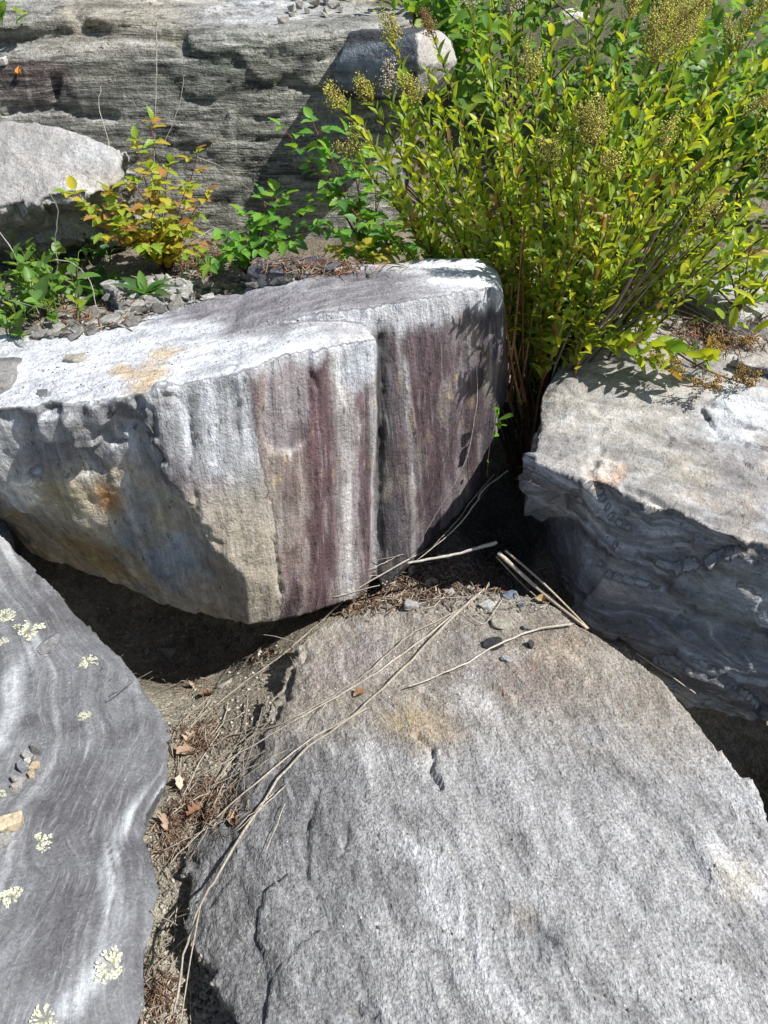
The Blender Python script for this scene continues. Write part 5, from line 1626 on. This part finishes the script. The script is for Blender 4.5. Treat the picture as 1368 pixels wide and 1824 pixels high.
litter('bark_litter', [((690, 1055, 110, 30), 1000), ((790, 1015, 80, 40), 800), ((880, 1010, 60, 60), 500), ((620, 1080, 50, 16), 260)], RUST + ('7d7062', '9a8d7c', '57493c'), 'brown leaf scraps and bits of bark below the striped boulder', (.008, .028), .0018)
litter('dry_litter', [((350, 470, 80, 30), 500), ((560, 480, 120, 15), 350), ((1280, 590, 110, 40), 700), ((130, 560, 120, 30), 300), ((1150, 500, 70, 60), 500)], ('8d7c6a', '6f5c4c', 'a08d78', '5b4638', '94664a'), 'dry brown litter behind the boulders', (.015, .05), .0014)
DEAD = {}
def dead_leaf(px, py, s, hx, lab, seed, group=None, jag=True, pos=None):
    r = random.Random(seed)
    V, F = [], []
    n = 9
    for k in range(n):
        t = k / (n - 1)
        w = .34 * math.sin(math.pi * (t * .94 + .03)) ** .7 * ((1.25 if k % 2 else .6) if jag else 1)
        z = .12 * math.sin(t * 3 + seed) + .08
        for sgn in (-1, -.5, 0, .5, 1):
            V.append((sgn * w, t - .5, z * 1.6 + abs(sgn) ** 1.5 * w * r.uniform(.7, 1.9)))
    for k in range(n - 1):
        for j in range(4):
            b = 5 * k + j
            F.append((b, b + 1, b + 6, b + 5))
    V = np.array(V)
    me = mesh_np('dead_leaf', V, np.array(F))
    tint(me, np.tile(np.array(srgb(hx)), (len(V), 1)) * RNG.uniform(.8, 1.2, (len(V), 1)))
    me.materials.append(M_litter)
    place(me, 'dead_leaf', px, py, s, r.uniform(0, 6.28), lab, 'dead leaf', group, 1.0, .3, .25, pos)
for k, (x, y, s, hx, lab) in enumerate([(342, 1318, .042, 'b39d8a', 'curled pinkish dead leaf, uppermost in the gap beside the banded rock'), (335, 1345, .05, '957e6b', 'brown curled dead leaf at the edge of the banded rock'),
        (330, 1398, .042, 'bdac9a', 'pale beige dead leaf lying against the banded rock'), (352, 1450, .042, '7e5f4a', 'rust-brown rolled dead leaf in the middle of the litter'), (345, 1225, .036, 'ab9884', 'lobed beige dead leaf by the boulder shadow'),
        (372, 1240, .038, '6f5745', 'dark brown dead leaf below the flat grey flake'), (485, 1165, .045, '8d6a50', 'rusty dead leaf at the end of the shadow'), (960, 1070, .04, 'a8946e', 'yellow-brown dead leaf in the shade by the split stalk'),
        (740, 1020, .045, 'a89c8a', 'beige dead leaf in the litter below the striped boulder'), (300, 1470, .045, '9a8876', 'dead leaf tucked under the edge of the banded rock'), (38, 125, .028, 'c07c3c', 'orange fallen leaf on the left of the ledge'),
        (790, 1000, .04, 'b5aa98', 'pale dead leaf by the pale stick'), (655, 1068, .035, '8f7a64', 'small brown dead leaf at the left of the litter'), (420, 1460, .035, '947256', 'small orange-brown dead leaf on the slab flank'), (640, 1238, .03, '94765a', 'small tan dead leaf beside the long stalks')]):
    dead_leaf(x, y, s * .85, hx, lab, k + 3, None, k % 3 == 0)

# ---------------------------------------------------------------- lichen
def lichen(px, py, rad, label, seed):
    h, n = hitp(px, py)
    r = random.Random(seed)
    a, b, c = up_basis(n, r.uniform(0, 6))
    dep = (h - CAMP).length
    R = .72 * rad * dep / FOC
    V, F, T = [], [], []
    o = 0
    def strip(p, ang, ln, w, z, lev):
        nonlocal o
        d = np.array([math.cos(ang), math.sin(ang)])
        s = np.array([-d[1], d[0]])
        k0 = o
        for i in range(4):
            t = i / 3
            q = np.array(p) + d * ln * t + s * .12 * ln * math.sin(t * 3 + seed)
            ww = w * (.6 + .6 * t) * (1 if i < 3 else .75)
            zz = z + .05 * R * math.sin(t * 2.2)
            for sg in (-1, 0, 1):
                u = q + s * sg * ww
                V.append((u[0], u[1], zz - abs(sg) * .05 * R))
                T.append(np.array(srgb('c0c1ac' if t > .4 else '96957f')) * r.uniform(.85, 1.15) * (.75 + .3 * t))
            if i:
                bb = k0 + 3 * (i - 1)
                F.append((bb, bb + 1, bb + 4, bb + 3)); F.append((bb + 1, bb + 2, bb + 5, bb + 4))
        o += 12
        if lev:
            e = np.array(p) + d * ln * .85
            for da in (-.6, 0, .55):
                strip(e, ang + da + r.gauss(0, .15), ln * r.uniform(.4, .75), w * .8, z + .03 * R, lev - 1)
    m = r.randint(19, 26)
    for g in range(r.randint(2, 4)):
        ca, cr = r.uniform(0, 6.28), (0 if g == 0 else R * r.uniform(.45, .95))
        sc = 1 if g == 0 else r.uniform(.3, .6)
        for k in range(int(m * (1 if g == 0 else .6))):
            if r.random() < .15:
                continue
            an = k * 6.283 / (m * (1 if g == 0 else .6)) + r.gauss(0, .25)
            ln = R * sc * r.uniform(.18, .62)
            st = R * sc * r.uniform(.0, .35)
            strip((math.cos(ca) * cr + math.cos(an) * st, math.sin(ca) * cr + math.sin(an) * st), an, ln, R * sc * r.uniform(.06, .11), r.uniform(.01, .06) * R, 1)
    V = np.array(V) @ np.array([list(a), list(b), list(c)])
    me = mesh_np('lichen_rosette', V, np.array(F))
    tint(me, np.array(T))
    me.materials.append(M_lichen)
    link('lichen_rosette', me, None, None, h, label, 'lichen')
for k, (x, y, r, lab) in enumerate([(8, 1098, 24, 'lichen cut by the left edge near the top of the banded rock'), (53, 1122, 30, 'largest pale lichen near the top of the banded rock'), (4, 1142, 13, 'small lichen fragment at the left edge under the top one'),
        (158, 1178, 21, 'pale lichen near the upper right rim of the banded rock'), (148, 1276, 13, 'small thin lichen in the middle right of the banded rock'), (4, 1413, 13, 'small lichen at the left edge above the tan stone'),
        (70, 1500, 27, 'round lichen in the middle of the banded rock'), (22, 1598, 22, 'faint lichen at the lower left of the banded rock'), (200, 1720, 34, 'long pale lichen on the white vein low on the banded rock'), (82, 1815, 27, 'lichen cut by the bottom edge on the banded rock')]):
    lichen(x, y, r, lab, 60 + k)
# dry grass in the crack and a small plant at the right edge
def tuft(px, py, n, h, col, label, name='grass_tuft', spread=.03):
    p, nn = hitp(px, py)
    pl = Plant(name, label, 'grass', p)
    parts = []
    for k in range(n):
        b = p + Vector((random.gauss(0, spread), random.gauss(0, spread), -.004))
        d = Vector((random.gauss(0, .5), random.gauss(0, .5), 1)).normalized() * h * random.uniform(.5, 1.2)
        pl.part('blade', mesh_of('blade', [tube(bezier(b, b + d * .6, b + d + Vector((random.gauss(0, .03), random.gauss(0, .03), -.02)), 6), .0011, .0003, 4, tuple(c * random.uniform(.7, 1.3) for c in col))], M_stem))
tuft(1355, 1395, 40, .10, (.16, .13, .05), 'dry grass in the dark crack at the right edge')
tuft(1362, 1420, 30, .08, (.20, .15, .06), 'second dry grass tuft just below the first in the crack')
tuft(350, 480, 24, .10, (.20, .19, .07), 'thin pale grass at the foot of the yellowing bramble')
print('bits', time.time() - T0, len(bpy.data.objects))
